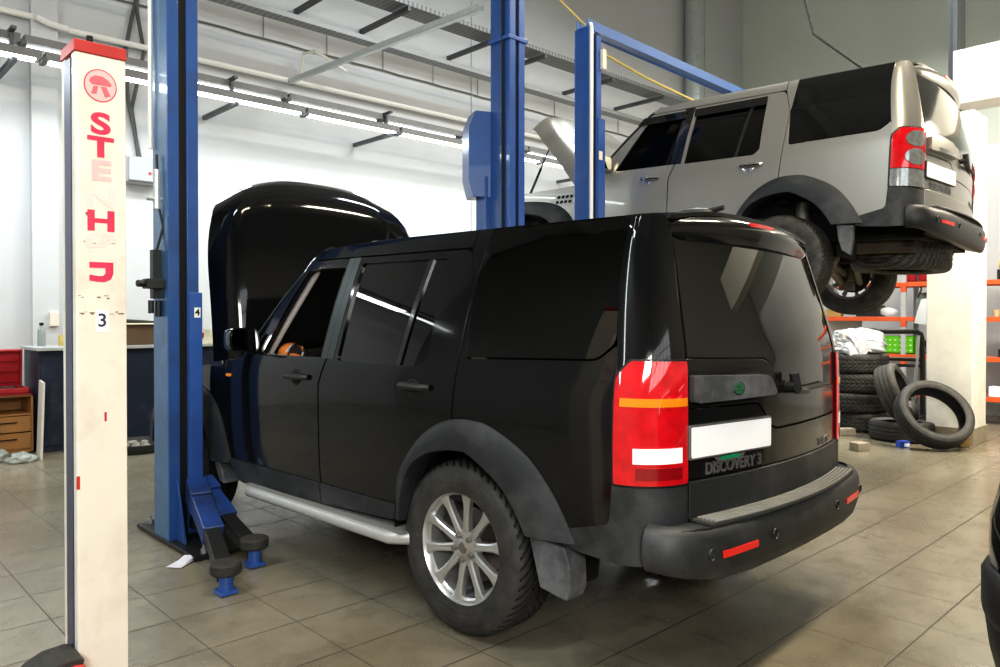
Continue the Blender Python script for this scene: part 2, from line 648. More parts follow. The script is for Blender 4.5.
        pts = [(1.97, .895, 1.14), (1.86, .882, 1.25), (1.62, .835, 1.49), (1.40, .775, 1.70), (1.30, .74, 1.76)]
        b.loft([[(x - .02, s * y, z + .015), (x - .035, s * (y + .012), z - .005), (x - .075, s * (y + .0), z - .02), (x - .075, s * (y - .06), z - .01), (x - .0, s * (y - .075), z + .025), (x + .0, s * (y - .03), z + .03)] for x, y, z in pts])
        add('windscreen_pillar', b, P if old else M_bseal, ang=50)
        # D pillar and lamp on the rear corner
        b = MB()
        b.panel([(0, 1.12), (1, 1.22), (1, 1.79), (0, 1.79)], cf(s), step=.06)
        add('rear_pillar', b, P)
        lamp(add, cf(s, .012), s, old)
        b = MB()
        b.panel([(-.60, .52), (-.66, .51), (-.835, .50), (-.835, .787, .0), (-.828, .787, .03), (-.815, .64, .03), (-.62, .588)], sf(s, .004), step=.04)
        b.panel([(0, .50), (1, .51), (1, .785), (0, .785)], cf(s, .006), step=.06)
        add('rear_corner_cladding', b, M_plas)
        # wheel arches
        for nm, A, I in (('a', RA, RI), ('b', FA, FI)):
            b = MB()
            rings = []
            for (ax, az), (ix, iz) in zip(A, I):
                y = lambda x, z: side(x, z)
                m1 = (ax * .85 + ix * .15, az * .85 + iz * .15)
                m2 = (ax * .35 + ix * .65, az * .35 + iz * .65)
                rings.append([(ax, s * (y(ax, az) - .01), az), (ax, s * (y(ax, az) + .006), az), (m1[0], s * (y(*m1) + .022), m1[1]), (m2[0], s * (.985), m2[1]),
                              (ix, s * .982, iz), (ix, s * .972, iz - .004), (ix, s * .86, iz)])
            # finer along the arch
            fine = []
            for i in range(len(rings) - 1):
                for k in range(4):
                    t = k / 4
                    p0, p1, p2, p3 = rings[max(i - 1, 0)], rings[i], rings[i + 1], rings[min(i + 2, len(rings) - 1)]
                    fine.append([tuple(.5 * ((2 * b_) + (-a_ + c_) * t + (2 * a_ - 5 * b_ + 4 * c_ - d_) * t * t + (-a_ + 3 * b_ - 3 * c_ + d_) * t ** 3)
                                       for a_, b_, c_, d_ in zip(*q)) for q in zip(p0, p1, p2, p3)])
            fine.append(rings[-1])
            b.loft(fine, closed=False)
            add('wheel_arch_trim', b, M_plas, recalc=True, ang=50)
            b = MB()
            cx = 0 if nm == 'a' else 2.885
            b.lathe([(.47, .55), (.49, .60), (.46 if nm == 'a' else .45, .93)], 24, Matrix.Translation((cx - .02, 0, .36)) @ Matrix.Scale(s, 4, V((0, 1, 0))), ang=PI * 1.1, a0=-PI * .55)
            b.box((cx, s * .57, .62), (.95, .03, .6))
            add('wheel_well', b, M_dark)
        # mud flaps
        b = MB()
        M = Matrix.Translation((0, s * .962, 0)) @ Matrix.Rotation(R(90), 4, 'X')
        dp = .11 if old else .05
        zz = (0, dp) if s > 0 else (-dp, 0)
        b.prism([(-.44, .535), (-.62, .515), (-.645, .46), (-.65, .36), (-.632, .315), (-.50, .335), (-.475, .42)] if old else [(-.47, .535), (-.60, .52), (-.60, .40), (-.585, .29), (-.52, .33), (-.49, .42)], zz[0], zz[1], M)
        add('mud_flap', b, M_plasd, bevel=.008)
        if old:
            b = MB()
            b.prism([(2.28, .50), (2.24, .515), (2.12, .40), (2.10, .33), (2.17, .34)], zz[0], zz[1], M)
            add('mud_flap', b, M_plasd, bevel=.006)
        # sill and step
        b = MB()
        b.panel([(2.05, .497, .01), (1.055, .497), (1.05, .39), (1.95, .36, .04)], sf(s, .012), step=.05, th=.03)
        b.panel([(1.045, .497), (.408, .497, .01), (.425, .42, .02), (1.04, .39)], sf(s, .012), step=.05, th=.03)
        add('sill_trim', b, M_plas, bevel=.006)
        if old:
            b = MB()
            for k in range(2):
                pass
            prof = [(.80, .345), (.80, .375), (.93, .378), (.990, .376), (1.004, .368), (1.008, .335), (.998, .322), (.90, .322)]
            n = 24
            rings = []
            for k in range(n + 1):
                x = .27 + (1.88 - .27) * k / n
                e = min(k, n - k)
                tk = {0: .16, 1: .05}.get(e, 0)
                rings.append([(x, s * (y - (tk if y > .95 else 0)), z) for y, z in prof])
            b.loft(rings)
            rb = add('running_board', b, M_step, ang=60)
            b = MB()
            for k in range(7):
                b.box((1.07, s * (.845 + .02 * k), .379), (1.45, .008, .005))
            b.box((1.07, s * .90, .3785), (1.48, .155, .003))
            add('step_tread', b, M_grip2, rb, 'black ribbed tread strip')
        # side mirror
        b = MB()
        c = V((1.735, s * 1.035, 1.245))
        rings = []
        for k, (dx, sc) in enumerate(((.09, .35), (.075, .7), (.03, .95), (-.02, 1.0), (-.045, .97))):
            ring = []
            for q in rnd([(-.10, -.072, .04), (.09, -.068, .04), (.095, .068, .05), (-.09, .072, .05)], 4):
                ring.append((c.x + dx, c.y + s * q[0] * sc, c.z + q[1] * sc))
            rings.append(ring)
        b.loft(rings)
        b.tube([(1.76, s * .90, 1.175), (1.75, s * .96, 1.19), (1.74, s * 1.02, 1.20)], .028)
        mi = add('side_mirror', b, M_bseal if old else P)
        b = MB()
        b.prism(rnd([(-.088, -.06, .035), (.078, -.056, .035), (.082, .056, .04), (-.078, .06, .04)], 4), 0, .002, Matrix.Translation((c.x - .047, c.y, c.z)) @ Matrix.Rotation(R(90), 4, 'Z') @ Matrix.Rotation(R(90), 4, 'X'))
        add('mirror_glass', b, mat('mirror', (.8, .82, .8), .02, 1), mi)
        # headlight
        b = MB()
        b.panel([(3.42, .98, .02), (3.62, .94, .03), (3.62, .76, .03), (3.42, .78, .02)], sf(s, .004), step=.05)
        add('headlight', b, M_lens)
        # seats
        b = MB()
        for sx in ((1.05,) if s > 0 else (1.05,)):
            b.box((sx + .22, s * .40, .72), (.5, .5, .2), tx=.9, ty=.9)
            b.box((0, 0, .33), (.14, .48, .68), Matrix.Translation((sx - .06, s * .40, .75)) @ Matrix.Rotation(R(-16), 4, 'Y'), tx=.8, ty=.8)
            b.box((0, 0, .80), (.10, .27, .17), Matrix.Translation((sx - .04, s * .40, .75)) @ Matrix.Rotation(R(-14), 4, 'Y'))
        add('front_seat', b, M_leather, bevel=.04)
        b = MB()
        b.box((0, 0, .30), (.14, .58, .62), Matrix.Translation((.12, s * .36, .78)) @ Matrix.Rotation(R(-14), 4, 'Y'), tx=.85, ty=.85)
        b.box((0, 0, .70), (.09, .25, .15), Matrix.Translation((.12, s * .36, .78)) @ Matrix.Rotation(R(-12), 4, 'Y'))
        add('rear_seat', b, M_leather, bevel=.04)
    # --- inner shell, so that the shut lines read dark
    b = MB()
    for s in (1, -1):
        b.panel([(2.03, 1.13), (2.03, .48), (.45, .48), (.40, .62), (.30, .78), (.05, .92), (-.2, .92), (-.45, .82), (-.62, .62), (-.82, .62), (-.82, 1.2), (-.05, 1.15), (-.06, 1.75), (.08, 1.70), (.12, 1.15), (.85, 1.12), (.80, 1.7), (1.05, 1.7), (1.10, 1.12), (1.8, 1.12)],
                sf(s, -.03), step=.12, th=.006)
    b.panel([(.72, .55), (-.72, .55), (-.72, 1.05), (.72, 1.05)], rf(-.03), step=.12, th=.006)
    b.box((1.0, 0, .52), (4.0, 1.24, .16))
    b.box((1.0, 0, .60), (2.0, 1.80, .05))
    b.box((-.5, 0, .74), (.95, 1.24, .06))
    add('inner_body', b, M_dark, smooth=False)
    # roof
    b = MB()
    rings = []
    xs = [-.90, -.86, -.80] + [-.80 + .1 * k for k in range(1, 20)] + [1.17, 1.24, 1.30, 1.345]
    for x in xs:
        ring = []
        hw = side(max(x, -.78), roofz(x)) if x > -.8 else .742 - .10 * ((-.8 - x) / .1)
        zc = roofz(x) + .055 - .02 * max(0, x)
        for k in range(-12, 13):
            t = k / 12
            ring.append((x, hw * t, roofz(x) + (zc - roofz(x)) * (1 - abs(t) ** 2.4)))
        for k in range(12, -13, -1):
            t = k / 12
            ring.append((x, hw * t * .99, roofz(x) - .015 + (zc - roofz(x)) * (1 - abs(t) ** 2.4)))
        rings.append(ring)
    b.loft(rings)
    add('roof', b, P, ang=60)
    b = MB()
    b.loft([[(x, (.70 - .02 * abs(x - .3)) * k / 8, roofz(x) - .075 + .03 * (1 - (k / 8) ** 2)) for k in range(-8, 9)] + [(x, (.70 - .02 * abs(x - .3)) * k / 8, roofz(x) - .085 + .03 * (1 - (k / 8) ** 2)) for k in range(8, -9, -1)] for x in (-.75, -.3, .2, .7, 1.05, 1.28)])
    add('headliner', b, M_beige2)
    for s in (1, -1):
        b = MB()
        b.loft([[(x, s * (side(x, z) - .045), z), (x - .035, s * (side(x, z) - .045), z - .02), (x - .035, s * (side(x, z) - .06), z - .02), (x, s * (side(x, z) - .06), z)] for x, z in ((1.70, 1.15), (1.56, 1.36), (1.38, 1.66))])
        add('pillar_lining', b, M_beige2, None, 'pale lining of the windscreen pillar')
    # windscreen
    b = MB()
    rings = []
    for k in range(9):
        t = k / 8
        ring = []
        for j in range(-8, 9):
            u = j / 8
            hw = .86 * (1 - t) + .715 * t
            x = (2.03 * (1 - t) + 1.325 * t) - .09 * (u * u) * (1 - .6 * t)
            ring.append((x, hw * u, 1.155 * (1 - t) + 1.765 * t + .03 * (1 - u * u) * t + .015 * math.sin(t * PI)))
        rings.append(ring)
    b.loft(rings, closed=False)
    add('windscreen', b, M_screen)
    # dashboard, wheel, console
    b = MB()
    rings = []
    for y in (-.80, -.5, -.1, .1, .3, .5, .80):
        h = .05 if .2 < y < .55 else 0
        rings.append([(1.50, y, .98), (1.50, y, 1.07), (1.56, y, 1.13 + h), (1.75, y, 1.16 + h * .5), (1.96, y, 1.14), (1.96, y, .9)])
    b.loft(rings)
    da = add('dashboard', b, M_int)
    if old:
        b = MB()
        b.ball((1.60, .78, 1.165), (.085, .08, .065))
        b.ball((1.53, .82, 1.13), (.12, .035, .04))
        add('wood_trim', b, M_wood, da, 'orange wooden air vent surround')
        b = MB()
        b.lathe([(.045, 0), (.052, .008), (.045, .016), (.036, .01)], 20, Matrix.Translation((1.525, .80, 1.175)) @ Matrix.Rotation(R(75), 4, 'Z'), closed=True)
        add('vent_ring', b, M_chrome, da)
        b = MB()
        b.lathe([(.002, 0), (.038, 0)], 20, Matrix.Translation((1.516, .798, 1.175)) @ Matrix.Rotation(R(75), 4, 'Z'))
        add('vent_mouth', b, M_dark, da)
    b = MB()
    M = Matrix.Translation((1.38, .38, 1.13)) @ Matrix.Rotation(R(-65), 4, 'Y')
    for k in range(1):
        b.tube([(.185 * math.cos(a * PI / 14), .185 * math.sin(a * PI / 14), 0) for a in range(29)], .016, 8, False, M)
        b.box((0, 0, -.01), (.10, .14, .05), M)
        b.box((0, .11, 0), (.03, .12, .02), M)
        b.box((0, -.11, 0), (.03, .12, .02), M)
        b.tube([(0, 0, 0), (0, 0, -.25)], .03, 8, True, M)
    add('steering_wheel', b, M_int)
    b = MB()
    b.box((1.36, .0, 1.66), (.03, .24, .075))
    b.tube([(1.37, 0, 1.70), (1.40, 0, 1.76)], .01)
    add('interior_mirror', b, M_int, bevel=.01)
    # --- tailgate
    b = MB()
    b.panel([(.735, 1.246), (.215, 1.232, .04), (.15, 1.20, .04), (.092, 1.105, .05), (-.725, 1.08), (-.733, .946), (.155, .946, .05), (.272, 1.062, .03), (.733, 1.064)], rf(.0), step=.045)
    tg = add('tailgate', b, P, bevel=.004)
    b = MB()
    b.panel([(.733, 1.058, .01), (.278, 1.054, .03), (.162, .938, .05), (-.733, .938, .01), (-.733, .802), (.733, .802)], rf(.0), step=.045)
    lg = add('lower_tailgate', b, P, bevel=.004)
    b = MB()
    b.panel([(.73, .797), (-.73, .797), (-.73, .655), (.73, .655)], rf(.010), step=.06, th=.02)
    lt = add('tailgate_trim', b, M_plas if old else P, bevel=.006)
    b = MB()
    b.panel([(.722, 1.25), (.65, 1.695, .02), (-.65, 1.695, .02), (-.705, 1.30), (-.722, 1.084), (.092, 1.110, .05), (.148, 1.204, .04), (.213, 1.238, .04)], rf(-.003), step=.05, th=.006)
    add('rear_window', b, cfg['rglass'])
    b = MB()
    b.panel([(.735, 1.25), (.66, 1.72), (-.66, 1.72), (-.735, 1.25), (-.735, 1.08), (.095, 1.10), (.15, 1.2), (.213, 1.232)], rf(-.012),
            [[(.690, 1.275, .03), (.62, 1.665, .03), (-.62, 1.665, .03), (-.69, 1.25), (-.70, 1.115), (.075, 1.135, .05), (.13, 1.228, .04), (.20, 1.262, .04)]], step=.06, th=.004)
    add('window_frame', b, M_seal)
    # spoiler with high brake lamp
    b = MB()
    rings = []
    for k in range(-14, 15):
        y = .655 * k / 14
        bow = .105 * (y / .73) ** 2
        dz = -.035 * abs(y / .655) ** 2.4
        e = abs(k) == 14
        q = .004 if e else 0
        rings.append([(-.80, y, 1.835 + dz), (-.90 + bow, y, 1.830 + dz - q), (-.955 + bow + q, y, 1.812 + dz - q), (-.985 + bow + q * 2, y, 1.785 + dz), (-.985 + bow + q * 2, y, 1.755 + dz), (-.968 + bow + q, y, 1.705 + dz * .5 + q), (-.95 + bow, y, 1.700 + dz * .5 + q), (-.80, y, 1.72 + dz)])
    b.loft(rings)
    sp_ = add('roof_spoiler', b, P, ang=50)
    b = MB()
    b.panel([(.15, 1.775), (-.07, 1.775), (-.07, 1.803), (.15, 1.803)], lambda y, z: V((-.982 - .1 * (1.79 - z) + .075 * (y / .73) ** 2 , y, z)), step=.03, th=.01, ctr=V((0, 0, 1.77)))
    add('brake_light', b, M_red, sp_, 'high mounted red brake lamp')
    # handle bar, plate, lettering, wiper
    b = MB()
    pl = rnd([(.725, 1.085, .01), (.725, 1.185, .01), (.255, 1.172, .04), (.200, 1.092, .03)], 4)
    b.panel(pl, rf(.045), step=.04, th=.05)
    hb = add('handle_bar', b, M_plasd if old else P, tg, bevel=.012)
    if not old:
        b = MB()
        b.panel([(.60, 1.09), (.60, 1.12), (.30, 1.12), (.30, 1.09)], rf(.05), step=.05, th=.01)
        add('bar_strip', b, M_chrome, hb)
    def rframe(y, z, off):
        # frame on the tail: local X to the viewer's right (-y), local Y up, local Z outwards (-x)
        p = rf(off)(y, z)
        sl = -math.atan(.15 * y / (.73 ** 2))
        return Matrix.Translation(p) @ Matrix.Rotation(sl, 4, 'Z') @ Matrix(((0, 0, -1, 0), (-1, 0, 0, 0), (0, 1, 0, 0), (0, 0, 0, 1)))
    if old:
        b = MB()
        M = rframe(.50, 1.130, .048)
        ov = [(.036 * math.cos(k * PI / 12), .025 * math.sin(k * PI / 12)) for k in range(24)]
        b.prism(ov, 0, .004, M)
        bd = add('maker_badge', b, M_chrome, hb, smooth=False)
        b = MB()
        b.prism([(x * .86, y * .84) for x, y in ov], .004, .0055, M)
        gb = add('badge_field', b, M_green, bd, 'green oval field', smooth=False)
        b = MB()
        b.text('LAND', .013, M @ Matrix.Translation((-.008, .007, .0055)), .0004)
        b.text('ROVER', .013, M @ Matrix.Translation((.004, -.008, .0055)), .0004)
        add('badge_lettering', b, M_chrome, bd, smooth=False)
    b = MB()
    Mp = rframe(.482, .940, .008)
    fr = rnd([(-.268, -.064, .01), (.268, -.064, .01), (.268, .064, .01), (-.268, .064, .01)], 3)
    b.prism(fr, -.008, .006, Mp)
    if old:
        b.prism([(-.12, -.066), (-.09, -.085), (.06, -.085), (.09, -.066)], -.002, .006, Mp)
    pf = add('plate_frame', b, M_letter if old else M_plas2, lg, bevel=.003)
    b = MB()
    b.prism(rnd([(-.258, -.056, .008), (.258, -.056, .008), (.258, .056, .008), (-.258, .056, .008)], 3), .006, .009, Mp)
    add('number_plate', b, M_plate, pf, 'blank white number plate', smooth=False)
    if old:
        b = MB()
        b.box((-.02, -.072, .0065), (.12, .013, .002), Mp)
        add('plate_slogan', b, mat('plate_green', (.0, .25, .10), .4), pf, 'green strip under the plate', smooth=False)
    b = MB()
    b.text('DISCOVERY ' + ('3' if old else '4'), .062, rframe(.455, .832, .002), .003, .0012)
    add('model_lettering', b, M_letter, lg, smooth=False)
    b = MB()
    b.text('TDV6 SE' if old else 'TDV6 HSE', .05, rframe(-.46, .826, .002), .003)
    add('engine_lettering', b, M_letter, lg, smooth=False)
    b = MB()
    w0 = rf(.02)(.02, 1.115)
    b.tube([rf(-.002)(.03, 1.115), rf(.04)(.03, 1.115)], .022, 10)
    b.tube([rf(.035)(.035, 1.17), rf(.04)(.02, 1.10), rf(.03)(-.12, 1.085)], [.022, .022, .012])
    wp = add('rear_wiper', b, M_plas2)
    b = MB()
    b.tube([rf(.028)(-.05, 1.092), rf(.022)(-.48, 1.098)], .010, 6)
    b.tube([rf(.012)(-.05, 1.095), rf(.008)(-.48, 1.10)], .006, 6)
    add('wiper_blade', b, M_seal, wp)
    b = MB()
    b.ball((-.70, .12, 1.865), (.10, .05, .028))
    b.tube([(-.70, .12, 1.86), (-.84, .12, 1.885)], [.02, .012])
    add('roof_aerial', b, M_plas2)
    # --- rear bumper
    path = [(-.955, .938), (-.99, .934), (-1.03, .918), (-1.065, .885), (-1.092, .835), (-1.115, .76), (-1.135, .66), (-1.152, .48), (-1.162, .25), (-1.166, 0)]
    path = path + [(x, -y) for x, y in path[-2::-1]]
    nn = len(path)
    rings = []
    for i, (x, y) in enumerate(path):
        a, c = V(path[max(i - 1, 0)]), V(path[min(i + 1, nn - 1)])
        t = (c - a).normalized()
        n = V((t.y, -t.x))
        if n.dot(V((x + .5, y))) < 0:
            n = -n
        ky = abs(y)
        zb = .438 + .06 * max(0, (ky - .55) / .4) ** 1.5
        zt = .646 + .012 * max(0, (ky - .75) / .2)
        dep = .14 if ky < .75 else .05
        if not old:
            zb -= .01
        prof = [(-dep, zb + .03), (-.03, zb), (-.008, zb + .012), (.004, zb + .05), (.010, (zb + zt) / 2), (.002, zt - .035), (-.012, zt - .008), (-.03, zt), (-dep, zt + .004)]
        rings.append([(x + n.x * o, y + n.y * o, z) for o, z in prof])
    b = MB()
    b.loft(rings)
    b.prism([(x + .012 * (1 if k > 0 else 0), y * .985) for k, (x, y) in enumerate(path)] + [(-.93, -.80), (-.93, .80)], .625, .648)
    bp = add('rear_bumper', b, M_plas if old else M_plas2, ang=50)
    def onb(y, z, off=.012):
        for (x0, y0), (x1, y1) in zip(path, path[1:]):
            if y1 <= y <= y0:
                t = (y - y0) / (y1 - y0)
                return V((x0 + (x1 - x0) * t - off, y, z))
        return V((-1.1, y, z))
    b = MB()
    rr = []
    for o in range(5):
        pts = [V((rear(y, .66) - .018 - o * .017 - .0 * y, y, .662)) for y in [.70 - .1 * k for k in range(15)]]
        b.mi = 1
        b.tube(pts, .0055, 6)
    b.mi = 0
    b.loft([[(rear(y, .66) - .004, y, .652), (rear(y, .66) - .095, y, .650), (rear(y, .66) - .095, y, .660), (rear(y, .66) - .004, y, .661)] for y in [.72 - .09 * k for k in range(17)]])
    add('step_pad', b, [M_grip, M_grip2] if old else [M_plas2, M_plas], bp, 'ribbed step pad on the bumper')
    for s in (1, -1):
        b = MB()
        b.panel([(s * .70, .538), (s * .47, .538), (s * .47, .563), (s * .70, .563)], lambda y, z: onb(y, z), step=.04, th=.01, ctr=V((0, 0, .55)))
        add('reflector', b, M_refl, bp, 'red bumper reflector')
    for y in (.76, .33, -.33, -.76):
        b = MB()
        b.lathe([(.002, 0), (.017, 0), (.020, .006), (.022, .0)], 16, Matrix.Translation(onb(y, .56, .008)) @ Matrix.Rotation(R(-90 if True else 90) , 4, 'Z') @ Matrix.Rotation(R(180), 4, 'Z') @ Matrix.Rotation(R(0), 4, 'X'))
        add('parking_sensor', b, M_plas2, bp)
    # --- front end
    b = MB()
    fp = [(3.30, .91), (3.45, .86), (3.56, .76), (3.62, .60), (3.66, .3), (3.67, 0)]
    fp = fp + [(x, -y) for x, y in fp[-2::-1]]
    b.loft([[(x, y, .42), (x + .02, y, .46), (x + .03, y, .60), (x, y, .72), (x - .1, y * .98, .72), (x - .1, y * .98, .44)] for x, y in fp])
    fb = add('front_bumper', b, M_plas)
    b = MB()
    for k in range(4):
        b.loft([[(x - .06, y * .62, .76 + k * .05), (x - .02, y * .62, .765 + k * .05), (x - .02, y * .62, .785 + k * .05), (x - .06, y * .62, .79 + k * .05)] for x, y in fp])
    add('grille', b, M_plas2 if old else M_step)
    # engine bay
    b = MB()
    b.box((2.75, 0, .85), (1.35, 1.5, .30), tx=.96)
    b.box((2.75, 0, 1.0), (.7, .6, .10), tx=.8, ty=.8)
    b.box((2.10, 0, 1.03), (.16, 1.6, .12))
    b.tube([(3.2, -.5, 1.0), (2.9, -.45, 1.06), (2.6, -.3, 1.04)], .05)
    b.tube([(3.3, .7, 1.0), (2.3, .74, 1.03)], .02)
    add('engine', b, M_int, bevel=.015)
    # bonnet, hinged at the scuttle and raised
    L_ = 1.30
    a = R(cfg['hood'])
    hm = Matrix.Translation((2.06 + .19 * cfg['old'], 0, 1.10)) @ Matrix.Rotation(-a, 4, 'Y')
    rings = []
    n = 28
    def hood_pt(u, v, th):
        # u 0..1 along the length, v -1..1 across
        hw = .905 * (1 - .17 * max(0, (u - .45) / .55) ** 2.4 - .09 * max(0, (u - .86) / .14) ** 2)
        ll = L_ * (1 - .10 * abs(v) ** 3)
        av = abs(v)
        drop = .045 * av ** 2 + .15 * max(0, (av - .80) / .20) ** 2.0
        crease = .012 / (1 + math.exp((av - .60) * 40))
        x = u * ll
        nose = .13 * max(0, (u - .80) / .20) ** 2.2
        return V((x, v * hw, .10 + crease - drop - nose + .03 * math.sin(u * PI) - th))
    b = MB()
    us = [k / 26 for k in range(27)]
    vs = [-1 + 2 * k / 40 for k in range(41)]
    rings = []
    for u in us:
        rings.append([hood_pt(u, v, 0) for v in vs] + [hood_pt(u, v * .985, .028) for v in vs[::-1]])
    b.loft(rings, M=hm)
    hd = add('bonnet', b, P, ang=55)
    b = MB()
    b.loft([[hood_pt(.1 + .8 * k / 10, -.72 + 1.44 * j / 12, .034) for j in range(13)] + [hood_pt(.1 + .8 * k / 10, .72 - 1.44 * j / 12, .05) for j in range(13)] for k in range(11)], M=hm)
    add('bonnet_lining', b, M_leather, hd, 'dark sound lining under the bonnet')
    for s in (1, -1):
        b = MB()
        p1 = hm @ V((.62 if old else .75, s * .78, -.04))
        p0 = V((2.42 if old else 2.9, s * .80, 1.02))
        b.tube([p0, p0.lerp(p1, .55)], .014, 8)
        b.tube([p0.lerp(p1, .5), p1], .007, 8)
        add('gas_strut', b, M_chrome if old else M_plas2)
    # --- wheels
    tp = [(.236, -.105), (.245, -.118), (.30, -.130), (.345, -.127), (.368, -.112), (.380, -.092), (.383, -.062), (.383, -.052), (.374, -.050), (.374, -.040), (.383, -.038), (.384, -.010), (.375, -.008),
          (.375, .008), (.384, .010), (.383, .038), (.374, .040), (.374, .050), (.383, .052), (.383, .062), (.380, .092), (.368, .112), (.345, .127), (.30, .130), (.245, .118), (.236, .105)]
    wheel0 = None
    for wx, s in ((0, 1), (0, -1), (2.885, 1), (2.885, -1)):
        dz = cfg.get('droop', 0)
        zz = .383 - dz
        if wheel0 is None:
            b = MB()
            b.lathe(tp, 64)
            wheel0 = obj('wheel', b, cfg['tyre'], root, ang=40)
            b = MB()
            b.lathe([(.247, .104), (.249, .112), (.243, .116), (.236, .108), (.228, .085), (.222, .04), (.218, -.09), (.244, -.104), (.240, -.108), (.212, -.095), (.212, .03), (.220, .085)], 48, closed=True)
            for k in range(10):
                a0 = 2 * PI * (k + .5) / 10
                Mk = Matrix.Rotation(a0, 4, 'Y')
                rings = []
                for r_, w, y, d in ((.035, .020, .080, .04), (.08, .019, .090, .035), (.13, .0165, .094, .03), (.18, .018, .098, .028), (.215, .024, .103, .03), (.236, .034, .106, .03)):
                    rings.append([(-w, y - d, r_), (-w, y - .006, r_), (-w * .55, y, r_), (0, y - .003, r_), (w * .55, y, r_), (w, y - .006, r_), (w, y - d, r_)])
                b.loft(rings, M=Mk)
            b.lathe([(.001, .092), (.030, .092), (.036, .088), (.06, .087), (.078, .080), (.082, .05)], 32)
            rim = obj('rim', b, cfg['rim'], wheel0, ang=40)
            b = MB()
            for k in range(5):
                a0 = 2 * PI * (k + .25) / 5
                b.lathe([(.001, .104), (.010, .104), (.013, .098), (.013, .08)], 10, Matrix.Translation((.056 * math.sin(a0), 0, .056 * math.cos(a0))))
            b.lathe([(.001, .098), (.022, .098), (.026, .092)], 20)
            obj('wheel_nuts', b, M_alum, wheel0)
            b = MB()
            b.lathe([(.001, .02), (.165, .02), (.165, .0), (.09, -.01), (.08, -.06), (.001, -.06)], 40)
            b.box((.13, -.0, .06), (.08, .07, .14))
            obj('brake_disc', b, M_disc, wheel0)
            w = wheel0
        else:
            w = copy_tree(wheel0, root)
        w.location = (wx if not (old and wx) else 2.78, s * .805, zz - (0.0 if not cfg.get('lean2') else s * cfg['lean2']))
        w.rotation_euler = (0, R(7 * wx + 11), 0 if s > 0 else PI)
    # --- chassis underneath
    b = MB()
    b.box((1.3, .45, .42), (4.4, .10, .14)); b.box((1.3, -.45, .42), (4.4, .10, .14))
    for x in (-.85, 2.3, 3.2):
        b.box((x, 0, .43), (.10, 1.0, .10))
    add('chassis_frame', b, M_rust, bevel=.01)
    b = MB()
    d = cfg.get('droop', 0)
    for x in (0, 2.885):
        b = MB()
        b.tube([(x, -.66, .38 - d), (x, -.30, .36 - d * .3), (x, .30, .36 - d * .3), (x, .66, .38 - d)], .035)
        b.ball((x, 0, .38), (.16, .14, .13))
        for s in (1, -1):
            b.tube([(x + .05, s * .66, .30 - d), (x + .05, s * .28, .33)], .04)
            b.tube([(x - .12, s * .66, .30 - d), (x - .2, s * .28, .33)], .03)
            b.tube([(x - .06, s * .62, .32 - d), (x - .06, s * .58, .78)], [.05, .07], 12)
            b.box((x, s * .665, .38 - d), (.14, .06, .30))
        add('suspension', b, M_alum, bevel=.008)
    b = MB()
    b.tube([(2.0, -.15, .36), (.6, -.2, .36), (-.15, -.55, .40), (-.5, -.6, .42)], .035)
    b.ball((-.62, -.6, .43), (.30, .13, .11))
    add('exhaust', b, M_rust)
    b = MB()
    if not old:
        M = Matrix.Translation((-.66, 0, .36)) @ Matrix.Rotation(R(90), 4, 'X')
        b.lathe(tp, 48, M)
        swt = obj('spare_wheel', b, cfg['tyre2'], root, M=sh)
        b = MB()
        b.lathe([(.001, .06), (.12, .05), (.20, .02), (.236, .085), (.236, .06), (.215, -.05), (.10, .02), (.001, .03)], 40, M)
        add('rim', b, M_rust, swt)
    return root

def lamp(add, fn, s, old):
    """rear lamp wrapped round the corner: t 0 side .. 1 tail"""
    b = MB()
    b.panel([(0, .785, .02), (1, .785, .02), (1, 1.244, .03), (.20, 1.244, .03), (0, 1.185, .03)], lambda t, z: fn(t, z) + (fn(t, z) - V((0, 0, z))).normalized() * -.012, step=.07, th=.02)
    tl = add('tail_light', b, M_seal)
    def pc(nm, poly, m, k=.004, lb=None):
        q = MB()
        q.panel(poly, lambda t, z: fn(t, z) + (fn(t, z) - V((-.4, 0, z))).normalized() * k, step=.05, th=.006)
        add(nm, q, m, tl, lb)
    if old:
        pc('red_lens', [(.02, .795, .02), (.98, .795, .02), (.98, 1.237, .03), (.20, 1.237, .04), (.02, 1.18, .03)], M_red, 0)
        pc('turn_lens', [(.10, 1.075), (.97, 1.075), (.97, 1.105), (.10, 1.105)], M_amber, .004, 'amber turn signal strip')
        pc('reverse_lens', [(.27, .873), (.88, .873), (.88, .928), (.27, .928)], M_white, .004, 'white reversing lens')
        pc('fog_lens', [(.30, .815), (.88, .815), (.88, .858), (.30, .858)], mat('fog_red', (.28, .004, .008), .15, coat=1), .003)
    else:
        pc('red_lens', [(.03, .93), (.97, .93), (.97, 1.232, .03), (.22, 1.232, .04), (.03, 1.18, .03)], M_red, 0)
        pc('clear_lens', [(.03, .795, .02), (.97, .795, .02), (.97, .924), (.03, .924)], M_lens, 0, 'clear lower lens')
        for zc in (1.15, 1.015):
            pc('round_lens', [(.63 + .29 * math.cos(k * PI / 10), zc + .06 * math.sin(k * PI / 10)) for k in range(20)], M_lens, .006, 'round clear lens')
